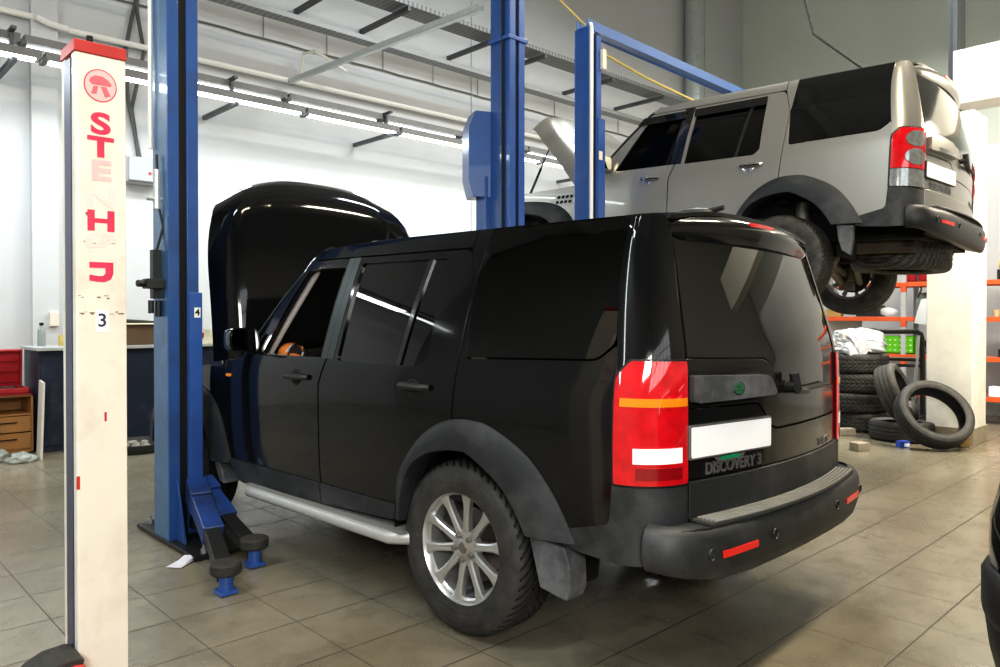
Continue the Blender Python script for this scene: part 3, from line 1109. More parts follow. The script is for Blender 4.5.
# ------------------------------------------------------------------ the room
def floor_mat():
    m, nt, out = nodes_of('floor_tiles')
    p = N(nt, 'ShaderNodeBsdfPrincipled')
    nt.links.new(p.outputs[0], out.inputs[0])
    oc = N(nt, 'ShaderNodeTexCoord').outputs['Object']
    sp = N(nt, 'ShaderNodeSeparateXYZ')
    nt.links.new(oc, sp.inputs[0])
    T = .4062
    masks, cells = [], []
    for i, (off, w) in enumerate(((.086, .0055), (1.117, .0085))):
        q = mathn(nt, 'MULTIPLY', mathn(nt, 'SUBTRACT', sp.outputs[i], off), 1 / T)
        cells.append(mathn(nt, 'FLOOR', q))
        d = mathn(nt, 'ABSOLUTE', mathn(nt, 'SUBTRACT', mathn(nt, 'FRACT', q), .5))
        masks.append(ramp(nt, d, .5 - w * 1.6, .5 - w * .6))
    g = mathn(nt, 'MAXIMUM', masks[0], masks[1])
    cv = N(nt, 'ShaderNodeCombineXYZ')
    nt.links.new(cells[0], cv.inputs[0]); nt.links.new(cells[1], cv.inputs[1])
    wn = N(nt, 'ShaderNodeTexWhiteNoise', noise_dimensions='2D')
    nt.links.new(cv.outputs[0], wn.inputs['Vector'])
    n1 = ramp(nt, noise_out(nt, .7, 6, .6, oc), .3, .7)
    n2 = ramp(nt, noise_out(nt, 4.5, 7, .7, oc), .42, .75)
    n3 = ramp(nt, noise_out(nt, 28, 5, .7, oc), .35, .75)
    base = mixc(nt, n1, (.195, .166, .112), (.325, .295, .222))
    base = mixc(nt, mathn(nt, 'MULTIPLY', n2, .75), base, (.105, .09, .066))
    base = mixc(nt, mathn(nt, 'MULTIPLY', n3, .30), base, (.16, .14, .11))
    base = mixc(nt, .5, base, mixc(nt, wn.outputs[0], (.80, .80, .80), (1.18, 1.18, 1.18)), 'MULTIPLY') if False else base
    tv = ramp(nt, wn.outputs[0], 0, 1, 0, .22)
    base = mixc(nt, tv, base, (.21, .185, .14))
    base = mixc(nt, mathn(nt, 'MULTIPLY', g, .85), base, (.035, .03, .025))
    nt.links.new(base, p.inputs['Base Color'])
    nt.links.new(mathn(nt, 'ADD', ramp(nt, n2, 0, 1, .20, .36), mathn(nt, 'MULTIPLY', g, .4)), p.inputs['Roughness'])
    b = N(nt, 'ShaderNodeBump')
    b.inputs['Strength'].default_value = .35
    b.inputs['Distance'].default_value = .004
    nt.links.new(mathn(nt, 'SUBTRACT', mathn(nt, 'MULTIPLY', n3, .12), g), b.inputs['Height'])
    nt.links.new(b.outputs[0], p.inputs['Normal'])
    return m

def wall_mat(name, c, low=(.45, .42, .36)):
    m, nt, out = nodes_of(name)
    p = N(nt, 'ShaderNodeBsdfPrincipled')
    nt.links.new(p.outputs[0], out.inputs[0])
    oc = N(nt, 'ShaderNodeTexCoord').outputs['Object']
    sp = N(nt, 'ShaderNodeSeparateXYZ')
    nt.links.new(oc, sp.inputs[0])
    f = ramp(nt, noise_out(nt, 1.1, 6, .65, oc), .45, .8, 0, .35)
    dirt = mathn(nt, 'MULTIPLY', ramp(nt, sp.outputs[2], 2.4, 0, 0, 1), ramp(nt, noise_out(nt, 3.2, 6, .7, oc), .4, .7))
    s = mixc(nt, f, c, tuple(x * .82 for x in c))
    s = mixc(nt, mathn(nt, 'MULTIPLY', dirt, .5), s, low)
    nt.links.new(s, p.inputs['Base Color'])
    p.inputs['Roughness'].default_value = .6
    return m

W_back = wall_mat('back_wall_paint', (.60, .612, .635))
W_right = wall_mat('right_wall_paint', (.66, .70, .64))
W_pil = wall_mat('pillar_paint', (.86, .85, .78))
W_ceil = mat('ceiling_paint', (.62, .62, .62), .8)
M_galv = mat('galvanised_steel', (.30, .31, .32), .45, .5, var=.25, vs=12)
M_galvl = mat('bright_galvanised_steel', (.52, .55, .55), .4, .4, var=.2, vs=15)
M_dgrey = mat('dark_grey_steel', (.10, .105, .115), .5, .3, var=.3)
M_rail = mat('grey_lamp_rail', (.19, .185, .19), .55, .1, var=.2)
M_pipe = mat('white_pipe', (.8, .79, .75), .4)
M_cable = mat('black_cable', (.02, .02, .02), .6)
M_tube = mat('lit_tube', (1, 1, 1), .4, em=7, emc=(.93, 1, .97))
M_blue = mat('blue_enamel', (.022, .078, .26), .33, var=.25, vs=4, dirt=.25, dirtc=(.03, .05, .12), ds=3, coat=.3)
M_blue2 = mat('bright_blue_enamel', (.027, .09, .33), .38, var=.25, vs=4, coat=.3)
M_teal = mat('worn_blue_enamel', (.045, .14, .29), .35, var=.5, vs=5, dirt=.3, dirtc=(.02, .04, .09), coat=.3)
M_arm = mat('greasy_blue_enamel', (.020, .065, .26), .4, var=.3, vs=6, dirt=.75, dirtc=(.012, .013, .018), ds=5, coat=.2)
M_cream = mat('cream_enamel', (.78, .73, .64), .42, var=.10, vs=3, dirt=.30, dirtc=(.55, .46, .34), ds=2.2, coat=.2)
M_grime = mat('black_grease', (.014, .013, .012), .45, var=.4, vs=20, bump=.3)
M_redp = mat('red_enamel', (.50, .03, .025), .4, var=.3, vs=6)
M_rubb = mat('pad_rubber', (.03, .028, .024), .75, var=.5, vs=30, bump=.5, bs=60)

b = MB()
b.box((7.2, 2.3, -.05), (24.4, 17, .1))
struct('floor', b, floor_mat(), smooth=False)
b = MB()
b.box((7.2, 10.45, 5.3), (24.4, .3, 10.6))
b.box((2.285, 10.25, 5.3), (.28, .12, 10.6))
b.box((9.1, 10.29, 5.3), (.02, .03, 10.6))
struct('wall_back', b, W_back, smooth=False)
b = MB()
b.box((19.05, 2.3, 5.3), (.3, 16.2, 10.6))
struct('wall_right', b, W_right, smooth=False)
b = MB()
b.box((-4.65, 2.3, 5.3), (.3, 16.2, 10.6))
struct('wall_left', b, wall_mat('left_wall_paint', (.30, .30, .29)), smooth=False)
b = MB()
b.box((7.2, -6.05, 5.3), (24.4, .3, 10.6))
struct('wall_front', b, wall_mat('front_wall_paint', (.36, .35, .32)), smooth=False)
b = MB()
b.box((7.2, 2.3, 10.6), (24.4, 17, .2))
for k in range(5):
    b.box((7.2, -4 + k * 3.2, 10.3), (23.6, .25, .45))
for k in range(6):
    b.box((-3 + k * 3.8, 2.1, 10.05), (.12, 15.6, .12))
struct('ceiling', b, W_ceil, smooth=False)
# partition behind the racks, pillar and the beam over it
b = MB()
b.box((12.35, 1.4, 1.9), (.12, 8.0, 3.8))
struct('wall_partition', b, W_back, smooth=False)
b = MB()
b.box((9.56, 2.60, 1.81), (.52, .46, 3.62))
struct('wall_pillar', b, W_pil, bevel=.012)
b = MB()
b.box((9.56, 2.60, .09), (.55, .49, .18))
struct('baseboard_pillar', b, mat('stone_skirting', (.30, .26, .19), .4, var=.4, vs=12), bevel=.004)
b = MB()
b.box((10.7, -.2, 4.32), (.5, 6.2, .66))
struct('trim_1', b, W_pil, bevel=.01)
b = MB()
b.box((11.05, 3.02, 4.95), (.20, .14, 9.9))
b.box((10.93, 3.0, 4.95), (.05, .05, 9.9))
tag(obj('cable_duct', b, M_dgrey), 'dark vertical cable duct above the white pillar beam, right of grey car roof', 'cable duct')
b = MB()
b.tube([(16.06, 10.02, .0), (16.06, 10.02, 10.0)], .23, 20)
for k in range(49):
    b.lathe([(.228, -.014), (.238, 0), (.228, .014)], 20, Matrix.Translation((16.06, 10.02, .1 + k * .2)) @ Matrix.Rotation(R(90), 4, 'X'))
tag(obj('air_duct', b, M_galvl), 'round silver ventilation duct rising in the back corner', 'air duct')
b = MB()
b.tube([(16.72, 10.2, .0), (16.72, 10.2, 10.0)], .05, 8)
b.box((16.72, 10.24, 8.0), (.18, .1, .22))
tag(obj('conduit_pipe', b, M_dgrey), 'thin dark conduit pipe next to the round silver duct', 'pipe')

# lamp rails along the back wall: two rows of fluorescent battens on steel brackets
Zr = .02
for row, (y, z, x0, n, ln, lab) in enumerate(((9.52, 4.36, -4.32, 12, 1.56, 'upper'), (9.30, 4.15, -4.17, 12, 1.56, 'lower'))):
    t0 = None
    for k in range(n):
        x = x0 + k * ln
        t = thing('strip_light', None, 'strip light', (x, y, z), group='strip lights of the %s row on the back wall' % lab)
        t['label'] = 'one fluorescent batten in the %s row of lights along the back wall' % lab
        b = MB()
        b.loft([[(q, -.08, .075), (q, .06, .075), (q, .075, -.012), (q, .0, .008), (q, -.085, -.012)] for q in (.01, ln - .03)])
        obj('housing', b, M_rail, t, smooth=False)
        b = MB()
        for dy in (-.04, .035):
            if row == 0 and dy < 0:
                continue
            b.tube([(.05, dy, -.016), (ln - .08, dy, -.016)], .007 if row == 0 else .015, 8)
        obj('tube', b, M_tube, t)
        b = MB()
        b.box((.0, 0, -.01), (.05, .17, .06))
        obj('end_cap', b, M_dgrey, t, bevel=.005)
for x in (1.8, 4.22, 6.62, 9.02, 11.42, 13.8):
    b = MB()
    b.box((x, 9.78, 4.105), (.05, 1.04, .055))
    b.box((x, 9.43, 4.25), (.04, .06, .30))
    b.box((x, 9.44, 4.44), (.05, .30, .03))
    tag(obj('lamp_bracket', b, M_dgrey, smooth=False), 'dark steel arm from the wall carrying the strip lights on the back wall', 'bracket', 'brackets of the strip lights')
b = MB()
b.prism([(1.42, 3.82), (1.48, 3.82), (1.76, 4.34), (1.76, 4.41), (1.42, 4.41)], -10.305, -10.25, Matrix.Rotation(R(90), 4, 'X'))
b.prism([(1.51, 3.82), (1.53, 3.80), (1.81, 4.41), (1.76, 4.41)], -10.255, -10.18, Matrix.Rotation(R(90), 4, 'X'))
tag(obj('wall_bracket', b, mat('blue_grey_steel', (.06, .09, .13), .5, .3), smooth=False), 'blue grey triangular bracket on the wall at the far left', 'bracket')

def tray(name, x0, x1, y, z, w, label):
    b = MB()
    b.box(((x0 + x1) / 2, y, z), (x1 - x0, w, .012))
    for s in (-1, 1):
        b.box(((x0 + x1) / 2, y + s * w / 2, z + .03), (x1 - x0, .008, .07))
    k = x0 + .05
    tag(obj(name, b, M_tray, smooth=False), label, 'cable tray')
def tray_mat():
    m, nt, out = nodes_of('perforated_steel')
    p = N(nt, 'ShaderNodeBsdfPrincipled')
    nt.links.new(p.outputs[0], out.inputs[0])
    sp = N(nt, 'ShaderNodeSeparateXYZ')
    nt.links.new(N(nt, 'ShaderNodeTexCoord').outputs['Object'], sp.inputs[0])
    a = mathn(nt, 'LESS_THAN', mathn(nt, 'ABSOLUTE', mathn(nt, 'SUBTRACT', mathn(nt, 'FRACT', mathn(nt, 'MULTIPLY', sp.outputs[0], 12)), .5)), .22)
    c = mathn(nt, 'LESS_THAN', mathn(nt, 'ABSOLUTE', mathn(nt, 'SUBTRACT', mathn(nt, 'FRACT', mathn(nt, 'MULTIPLY', sp.outputs[1], 18)), .5)), .25)
    nt.links.new(mixc(nt, mathn(nt, 'MULTIPLY', a, c), (.27, .275, .28), (.13, .13, .14)), p.inputs['Base Color'])
    p.inputs['Metallic'].default_value = .4
    p.inputs['Roughness'].default_value = .5
    return m
M_tray = tray_mat()
tray('cable_tray', 1.5, 13.4, 9.45, 5.42, .20, 'narrow grey perforated cable tray, the lower of two on back wall')
tray('cable_tray', 3.2, 14.4, 9.30, 6.02, .40, 'wide grey perforated cable tray, the upper of two on back wall')
for k, x in enumerate((5.6, 6.75, 8.55, 9.7, 11.6, 13.3)):
    b = MB()
    b.box((x, 9.66, 5.93), (.06, 1.3, .07))
    tag(obj('tray_bracket', b, M_dgrey, smooth=False), 'short grey arm under the wide upper cable tray', 'bracket', 'arms of the upper cable tray')
b = MB()
for k in range(13):
    x = 1.96 + k * 1.04
    b.tube([(x, 10.28, 5.40), (x, 10.28, 5.82)], .006, 5)
b.tube([(1.2, 10.27, 5.40)] + [(1.5 + k * .3, 10.27, 5.40 + .006 * math.sin(k * 2.1)) for k in range(50)], .014, 6)
tag(obj('wall_cable', b, mat('grey_cable', (.14, .135, .13), .6)), 'thin dark cable clipped along the back wall below the trays', 'cable')
b = MB()
b.tube([(.5, 10.2, 4.90), (2.16, 10.2, 4.90), (2.20, 10.13, 4.88), (2.32, 10.13, 4.84), (2.5, 10.13, 4.83), (2.56, 10.2, 4.84), (9.0, 10.2, 4.88), (15.6, 10.2, 4.90)], .038, 8)
b.tube([(5.62, 10.2, 4.86), (5.62, 10.1, 5.26), (5.70, 9.9, 5.28), (6.15, 9.8, 5.06)], .028, 8)
tag(obj('water_pipe', b, M_pipe), 'white painted pipe running along the back wall above the lights', 'pipe')
b = MB()
b.tube([(3.34, 10.27, 9.9), (3.34, 10.27, 5.5), (3.20, 10.25, 4.8), (3.22, 10.24, 4.15), (3.38, 10.27, 3.4)], .024, 6)
b.tube([(3.39, 10.27, 9.9), (3.34, 10.25, 5.3), (3.42, 10.24, 4.8), (3.27, 10.25, 4.05), (3.36, 10.27, 3.4)], .024, 6)
tag(obj('power_cable', b, mat('grey_cable_pair', (.10, .10, .10), .6)), 'pair of dark cables hanging down the wall to the grey box', 'cable')
b = MB()
b.box((3.37, 10.19, 3.25), (.44, .2, .33))
b.box((3.37, 10.07, 3.25), (.40, .05, .29))
bx = tag(obj('switch_box', b, mat('grey_box', (.42, .43, .45), .5), bevel=.01), 'grey electrical box on the wall between the white post and blue post', 'electrical box')
b = MB()
b.box((3.42, 10.04, 3.21), (.028, .02, .028))
obj('red_button', b, M_refl, bx, bevel=.004)
b = MB()
b.box((2.36, 10.17, 1.36), (.10, .04, .17))
tag(obj('wall_socket', b, M_cream, bevel=.006), 'small cream wall socket above the blue workbench', 'socket')
b = MB()
b.box((0, 0, 0), (.055, 6.6, .012))
b.box((-.03, 0, .03), (.008, 6.6, .055))
b.box((.03, 0, .03), (.008, 6.6, .055))
P0, P1 = V((5.45, 10.22, 4.82)), V((4.62, 5.1, 4.17))
d = P1 - P0
M = Matrix.Translation((P0 + P1) / 2) @ d.to_track_quat('Y', 'Z').to_matrix().to_4x4() @ Matrix.Scale(d.length / 6.6, 4, V((0, 1, 0)))
tag(obj('steel_strut', b, M_galvl, M=M, smooth=False), 'bright galvanised channel strut from the back wall to blue post', 'strut')

# ------------------------------------------------------------------ lift posts
def column(parent, z1, sx=1, mats=(M_teal, M_blue, M_blue2), w=.20, d=.23):
    """two-post-lift column; the slot with the sliding carriage faces local +X * sx"""
    b = MB()
    h = w / 2
    b.loft([[(-h * sx, -d / 2, z), (-.035 * sx, -d / 2, z), (-.035 * sx, -d / 2 + .045, z), (-(h - .02) * sx, -d / 2 + .045, z), (-(h - .02) * sx, d / 2 - .045, z), (-.035 * sx, d / 2 - .045, z), (-.035 * sx, d / 2, z), (-h * sx, d / 2, z)] for z in (.02, z1)])
    c = obj('column', b, mats[0], parent, bevel=.004)
    b = MB()
    for y in (-1, 1):
        b.box((-.065 * sx, y * (d / 2 + .004), z1 / 2 + .01), (.068, .012, z1 - .02))
    obj('column_flange', b, mats[1], parent, bevel=.003)
    b = MB()
    b.box((-.01 * sx, 0, z1 / 2), (.14, d - .03, z1 - .06))
    obj('slot', b, M_dark, parent, smooth=False)
    b = MB()
    b.box((.055 * sx, 0, z1 / 2), (.072, d + .006, z1 - .1))
    obj('guide_rail', b, mats[1], parent, bevel=.004)
    return c

def arm(parent, p0, p1, p2, padz, nm='lift_arm'):
    """double-step swing arm with a round rubber pad at its end"""
    p0, p1, p2 = V(p0), V(p1), V(p2)
    b = MB()
    def beam(a, c, w, h):
        d = (c - a)
        L = d.length
        M = Matrix.Translation((a + c) / 2) @ d.to_track_quat('Y', 'Z').to_matrix().to_4x4()
        b.box((0, 0, 0), (w, L, h), M)
    beam(p0, p0.lerp(p1, .35) + V((0, 0, .0)), .12, .15)
    beam(p0.lerp(p1, .25), p1, .115, .11)
    a = obj(nm, b, M_arm, parent, bevel=.008)
    b = MB()
    beam(p1.lerp(p0, .25) + V((0, 0, -.005)), p2, .085, .07)
    obj('inner_beam', b, M_grime, a, bevel=.006)
    b = MB()
    b.lathe([(.001, -.03), (.07, -.03), (.078, -.02), (.078, .02), (.068, .03), (.001, .03)], 20, Matrix.Translation((p2.x, p2.y, padz)) @ Matrix.Rotation(R(90), 4, 'X'))
    obj('arm_pad', b, M_rubb, a)
    b = MB()
    b.lathe([(.001, -.05), (.036, -.05), (.036, .05), (.001, .05)], 16, Matrix.Translation((p2.x, p2.y, padz - .07)) @ Matrix.Rotation(R(90), 4, 'X'))
    b.box((p2.x, p2.y - .0, padz - .118), (.09, .09, .02))
    obj('pad_screw', b, M_blue2, a)
    return a

# the blue post left of the black car, number 4
A = thing('lift_post', 'tall blue lift post numbered 4, beside the black car front door', 'lift post', (1.805, 4.835, 0))
column(A, 4.35)
b = MB()
b.box((.10, -.06, .02), (.42, .96, .024))
bp_ = obj('base_plate', b, M_grime, A, bevel=.004)
for x, y in ((.26, -.48), (-.04, -.50), (.26, .36), (-.04, .36)):
    b = MB()
    b.lathe([(.001, .0), (.018, 0), (.018, .03), (.008, .03), (.008, .055), (.001, .055)], 8, Matrix.Translation((x, y, .03)) @ Matrix.Rotation(R(90), 4, 'X'))
    obj('anchor_bolt', b, M_galv, bp_)
b = MB()
b.prism([(-.12, .03), (-.26, .03), (-.12, .42)], -.006, .006, Matrix.Translation((-.05, 0, 0)) @ Matrix.Rotation(R(90), 4, 'Z') @ Matrix.Rotation(R(90), 4, 'X'))
obj('gusset', b, M_blue, A, smooth=False)
b = MB()
b.box((.068, 0, .91), (.082, .262, 1.28))
ca = obj('carriage', b, M_blue2, A, bevel=.006)
b = MB()
b.box((.075, -.1325, 1.425), (.038, .003, .062))
sg = obj('number_sign', b, mat('paper_white', (.85, .85, .83), .6), ca)
b = MB()
b.text('4', .062, YX((.075, -.1345, 1.425)), .0006, .001)
obj('numeral', b, M_dark, sg, smooth=False)
b = MB()
b.tube([(.12, -.13, .36), (.02, -.14, .36), (.02, -.14, .30), (.02, -.13, .26)], .008, 6)
obj('latch_rod', b, M_dark, ca)
b = MB()
b.box((.09, -.02, .17), (.13, .30, .16))
obj('arm_bracket', b, M_grime, ca, bevel=.01)
arm(A, (.06, -.13, .33), (-.05, -.66, .17), (-.185, -1.13, .095), .135)
arm(A, (.12, -.08, .33), (.12, -.45, .18), (.11, -.83, .095), .135)
b = MB()
b.box((-.135, -.02, 1.66), (.05, .06, .30))
b.box((-.16, -.05, 1.60), (.10, .09, .06))
b.tube([(-.15, -.05, 1.60), (-.26, -.07, 1.60)], .022, 8)
b.tube([(-.12, -.02, 1.5), (-.12, -.02, 1.40)], .02, 8)
b.tube([(-.17, -.04, 1.5), (-.17, -.04, 1.42)], .018, 8)
b.tube([(-.13, -.02, 1.8), (-.10, -.05, 1.95), (-.12, -.02, 2.1), (-.12, .0, 2.4)], .009, 6)
vl = obj('air_valve', b, M_plas2, A, bevel=.004)
b = MB()
b.tube([(-.13, -.03, 2.06), (-.13, -.03, 2.30)], .022, 8)
b.tube([(-.19, -.03, 2.12), (-.08, -.03, 2.12)], .014, 6)
obj('hose_coupling', b, M_galvl, vl)
b = MB()
b.tube([(-.12, .10, 2.45), (-.12, .10, 4.3)], .014, 6)
obj('hose', b, M_pipe, A)

# post on the far side of the black car
B_ = thing('lift_post', 'blue lift post with side motor box behind the black car roof', 'lift post', (4.72, 4.845, 0))
column(B_, 4.75, 1, (M_blue, M_blue2, M_blue), .20, .23)
b = MB()
b.box((0, 0, .02), (.5, .6, .024))
obj('base_plate', b, M_grime, B_, bevel=.004)
b = MB()
b.prism([(-.17, 2.46), (.0, 2.46), (.0, 3.23), (-.15, 3.23), (-.21, 3.08), (-.21, 2.62)], -.11, .11, Matrix.Translation((-.055, .21, 0)) @ Matrix.Rotation(R(-25), 4, 'Z') @ Matrix.Rotation(R(90), 4, 'X'))
obj('motor_box', b, M_blue, B_, bevel=.008)
b = MB()
b.box((-.09, .19, 1.9), (.14, .13, 1.5))
obj('motor_housing', b, M_blue, B_, bevel=.006)
b = MB()
b.box((-.0, 0, 3.84), (.25, .27, .035))
obj('clamp_band', b, M_blue2, B_, bevel=.006)
b = MB()
b.tube([(-.115, -.05, .3), (-.115, -.05, 4.6)], .012, 6)
obj('hose', b, M_dark, B_)

# the lift that carries the grey car: two posts and a cross beam
C_ = thing('two_post_lift', 'blue two post lift with cross beam holding up the grey car', 'car lift', (5.42, 4.50, 0))
column(C_, 4.03, 1, (M_blue, M_blue2, M_blue), .19, .15)
b = MB()
b.tube([(-.08, -.10, .2), (-.08, -.10, 4.03), (-.06, -.07, 4.06)], .017, 8)
obj('hose', b, M_pipe, C_)
b = MB()
b.box((.085, 0, 2.35), (.10, .18, 1.75))
cc = obj('carriage', b, M_blue2, C_, bevel=.006)
b = MB()
b.box((.065, -.092, 2.88), (.05, .003, .08))
obj('number_sign', b, M_cream, cc)
b = MB()
b.box((.10, -.08, 3.77), (.05, .06, .18))
obj('guide_wear_pad', b, M_cream, cc)
b = MB()
b.box((0, 0, .02), (.5, .6, .024))
obj('base_plate', b, M_grime, C_, bevel=.004)
for p0, p1, p2 in (((.10, -.1, 1.80), (.35, -.55, 1.80), (.52, -1.05, 1.80)), ((.10, .1, 1.80), (.35, .50, 1.80), (.52, .95, 1.80))):
    arm(C_, p0, p1, p2, 1.88)
# right-hand post and beam
D_ = V((2.95, .10, 0))
b = MB()
h = .095
b.loft([[(D_.x + q[0], D_.y + q[1], z) for q in ((h, -.11), (0, -.11), (0, -.07), (h - .02, -.07), (h - .02, .07), (0, .07), (0, .11), (h, .11))] for z in (.02, 4.03)])
obj('column', b, M_blue, C_, bevel=.004)
b = MB()
b.box((D_.x - .06, D_.y, 2.08), (.08, .23, 4.0))
obj('guide_rail', b, M_blue2, C_, bevel=.004)
b = MB()
b.box((D_.x, D_.y, .02), (.5, .6, .024))
obj('base_plate', b, M_grime, C_, bevel=.004)
b = MB()
L = D_.length
M = Matrix.Translation((0, 0, 4.03)) @ Matrix.Rotation(math.atan2(D_.y, D_.x), 4, 'Z')
b.box((L / 2, 0, 0), (L + .2, .12, .008), M)
b.box((L / 2, -.06, .03), (L + .2, .008, .09), M)
b.box((L / 2, .06, .03), (L + .2, .008, .09), M)
obj('cross_beam', b, mat('light_blue_enamel', (.045, .12, .34), .4, var=.2), C_, smooth=False)
for p0, p1, p2 in (((-.10, -.1, 1.74), (-.35, -.55, 1.74), (-.55, -1.05, 1.74)), ((-.10, .1, 1.74), (-.35, .50, 1.74), (-.55, .95, 1.74))):
    arm(C_, D_ + V(p0), D_ + V(p1), D_ + V(p2), 1.82)
b = MB()
M_yel = mat('yellow_cable', (.55, .42, .12), .6)
b.tube([(4.85, 4.86, 4.62), (5.1, 4.68, 4.36), (5.40, 4.52, 4.08)], .009, 6)
tag(obj('air_hose', b, M_yel), 'thin yellow hose slung between the two blue posts', 'hose')
b = MB()
b.tube([(5.53, 4.52, 3.90), (6.4, 4.55, 3.82), (7.6, 4.58, 3.76), (8.3, 4.60, 3.76)], .012, 6)
tag(obj('air_hose', b, M_yel), 'yellow hose hanging below the blue cross beam', 'hose')

# white post in front, number 3
E = thing('lift_post', 'cream white lift post numbered 3 with red lettering, at far left', 'lift post', (.664, 2.602, .24), R(0))
E.scale = (.83, .83, .83)
Wp, Dp, H1 = .178, .18, 2.44
b = MB()
b.loft([[(.006, 0, z), (Wp, 0, z), (Wp, Dp, z), (0, Dp, z), (0, Dp - .045, z), (.05, Dp - .05, z), (.05, .05, z), (.0, .045, z), (.0, .006, z)] for z in (-.275, H1 - .045)])
pc_ = obj('column', b, M_cream, E, bevel=.004)
b = MB()
b.box((Wp / 2, Dp / 2, H1 - .022), (Wp + .006, Dp + .01, .045))
obj('red_cap', b, M_redp, E, bevel=.004)
b = MB()
b.box((.022, Dp / 2, 1.06), (.05, .085, 2.64))
obj('slide_rail', b, mat('bluish_steel', (.07, .08, .14), .35, .4, var=.5, vs=4), E, smooth=False)
b = MB()
b.lathe([(.001, 0), (.012, 0), (.012, .03), (.001, .03)], 8, Matrix.Translation((.06, .03, H1)) @ Matrix.Rotation(R(90), 4, 'X'))
obj('cap_bolt', b, M_dark, E)
b = MB()
b.box((-.09, -.02, .05), (.22, .30, .10))
b.prism([(-.20, .09), (.0, .09), (.0, .13), (-.03, .135), (-.10, .13), (-.17, .11)], -.10, .10, Matrix.Rotation(R(90), 4, 'X'))
ft = obj('foot', b, M_redp, E, bevel=.02)
b = MB()
b.prism([(-.175, .11), (.0, .13), (.0, .15), (-.03, .158), (-.10, .152), (-.155, .128)], -.09, .09, Matrix.Rotation(R(90), 4, 'X'))
obj('foot_pad', b, M_rubb, ft, bevel=.01)
b = MB()
b.box((Wp / 2, Dp / 2, -.28), (.19, .20, .02))
obj('base_plate', b, M_grime, E, bevel=.004)
M_rt = mat('red_lettering', (.66, .03, .09), .5, var=.3, vs=14)
M_rf = mat('faded_red_lettering', (.80, .50, .50), .5, var=.25, vs=40)
M_rf2 = mat('pale_red_lettering', (.80, .665, .62), .5, var=.1, vs=40)  # slashed O is worn; on N the overexposure is painted into the colour
def ez(py):
    return 1.41 + (314 - py) * 2.86 / 755
xl = .088
for ch, py, mm, sz in (('S', 123, M_rt, .110), ('T', 146.5, M_rt, .105), ('E', 170, M_rf, .105), ('N', 197, M_rf2, .105), ('H', 220.5, M_rt, .105), ('\u00d8', 242, M_rf2, .10)):
    b = MB()
    M = YX((xl, -.0008, ez(py))) @ Matrix.Scale(1.38, 4, V((1, 0, 0)))
    b.text(ch, sz, M, .0006, .004)
    l = obj('letter', b, mm, pc_, smooth=False)
b = MB()
Mj = YX((xl, -.0008, ez(270)))
b.prism([(-.042, .034), (.042, .034), (.042, -.008), (.034, -.03), (.012, -.041), (-.014, -.041), (-.042, -.036), (-.042, -.014), (-.010, -.019), (.006, -.018), (.014, -.008), (.014, .012), (-.042, .012)], 0, .001, Mj)
obj('letter', b, M_rt, pc_, smooth=False)
b = MB()
M = YX((xl + .0, -.0008, ez(84)))
ring = [(.058 * math.cos(k * PI / 16), .062 * math.sin(k * PI / 16)) for k in range(32)]
b.prism(ring, 0, .0006, M)
lg_ = obj('emblem', b, M_rt, pc_, smooth=False)
b = MB()
b.prism([(x * .93, y * .93) for x, y in ring], .0006, .001, M)
obj('emblem_field', b, mat('pink_field', (.80, .50, .50), .5, var=.1), lg_, smooth=False)
b = MB()
b.prism([(-.040, .012), (-.034, .026), (-.018, .036), (.006, .036), (.026, .026), (.040, .010), (.036, .002), (-.030, .000)], .001, .0014, M)
b.prism([(-.024, -.004), (-.008, -.003), (-.014, -.034), (-.034, -.036)], .001, .0014, M)
b.prism([(.000, -.003), (.020, -.002), (.036, -.034), (.016, -.042)], .001, .0014, M)
obj('emblem_stones', b, mat('emblem_rose', (.62, .14, .17), .5), lg_, smooth=False)
b = MB()
b.prism([(.066, ez(331)), (.114, ez(331)), (.114, ez(309)), (.066, ez(309))], 0, .0008, YX((0, -.0006, 0)))
sg = obj('number_sign', b, mat('paper_white2', (.85, .84, .82), .6), pc_, smooth=False)
b = MB()
b.text('3', .070, YX((.090, -.0016, ez(320))), .0004, .001)
obj('numeral', b, mat('navy_ink', (.02, .025, .10), .5), sg, smooth=False)
b = MB()
for k in range(26):
    x = .01 + random.random() * .15
    z = ez(random.choice((312, 213, 296, 242))) + random.uniform(-.006, .006)
    b.box((x, -.0006, z), (random.uniform(.004, .02), .0006, random.uniform(.002, .006)))
obj('scuff_marks', b, mat('brown_scuff', (.22, .15, .11), .7), pc_, smooth=False)['kind'] = 'stuff'
b = MB()
b.box((.004, -.0008, .78), (.012, .001, .05))
b.box((.10, -.0006, 1.02), (.008, .0006, .035))
obj('paint_chip', b, M_redp, pc_, smooth=False)
# ------------------------------------------------------------------ left corner: bench, cabinet, tool case
M_navy = mat('navy_paint', (.006, .012, .032), .5, var=.4, vs=4, dirt=.2, dirtc=(.05, .055, .07), ds=5)
M_btop = mat('bench_top', (.42, .43, .42), .5, var=.3, vs=6)
M_owood = mat('orange_brown_veneer', (.36, .17, .05), .45, var=.25, vs=7)
M_card = mat('cardboard', (.33, .22, .12), .8, var=.2, vs=8)
M_cardd = mat('dark_cardboard', (.13, .085, .05), .8, var=.2, vs=8)
M_redplas = mat('red_plastic', (.36, .012, .02), .4, var=.25, vs=8)
M_wht = mat('white_board', (.66, .63, .56), .6, var=.12, vs=5)
M_bag = mat('clear_plastic', (.62, .66, .62), .25, trans=.55, spec=.6)
bn = thing('workbench', 'dark blue workbench with pale top against the back wall', 'workbench', (2.95, 9.1, 0))
b = MB()
b.box((0, .02, .52), (2.10, .62, 1.04))
b.box((0, .0, .04), (2.0, .5, .08))
obj('bench_body', b, M_navy, bn, bevel=.008)
b = MB()
b.box((0, 0, 1.06), (2.16, .70, .035))
obj('worktop', b, M_btop, bn, bevel=.006)
b = MB()
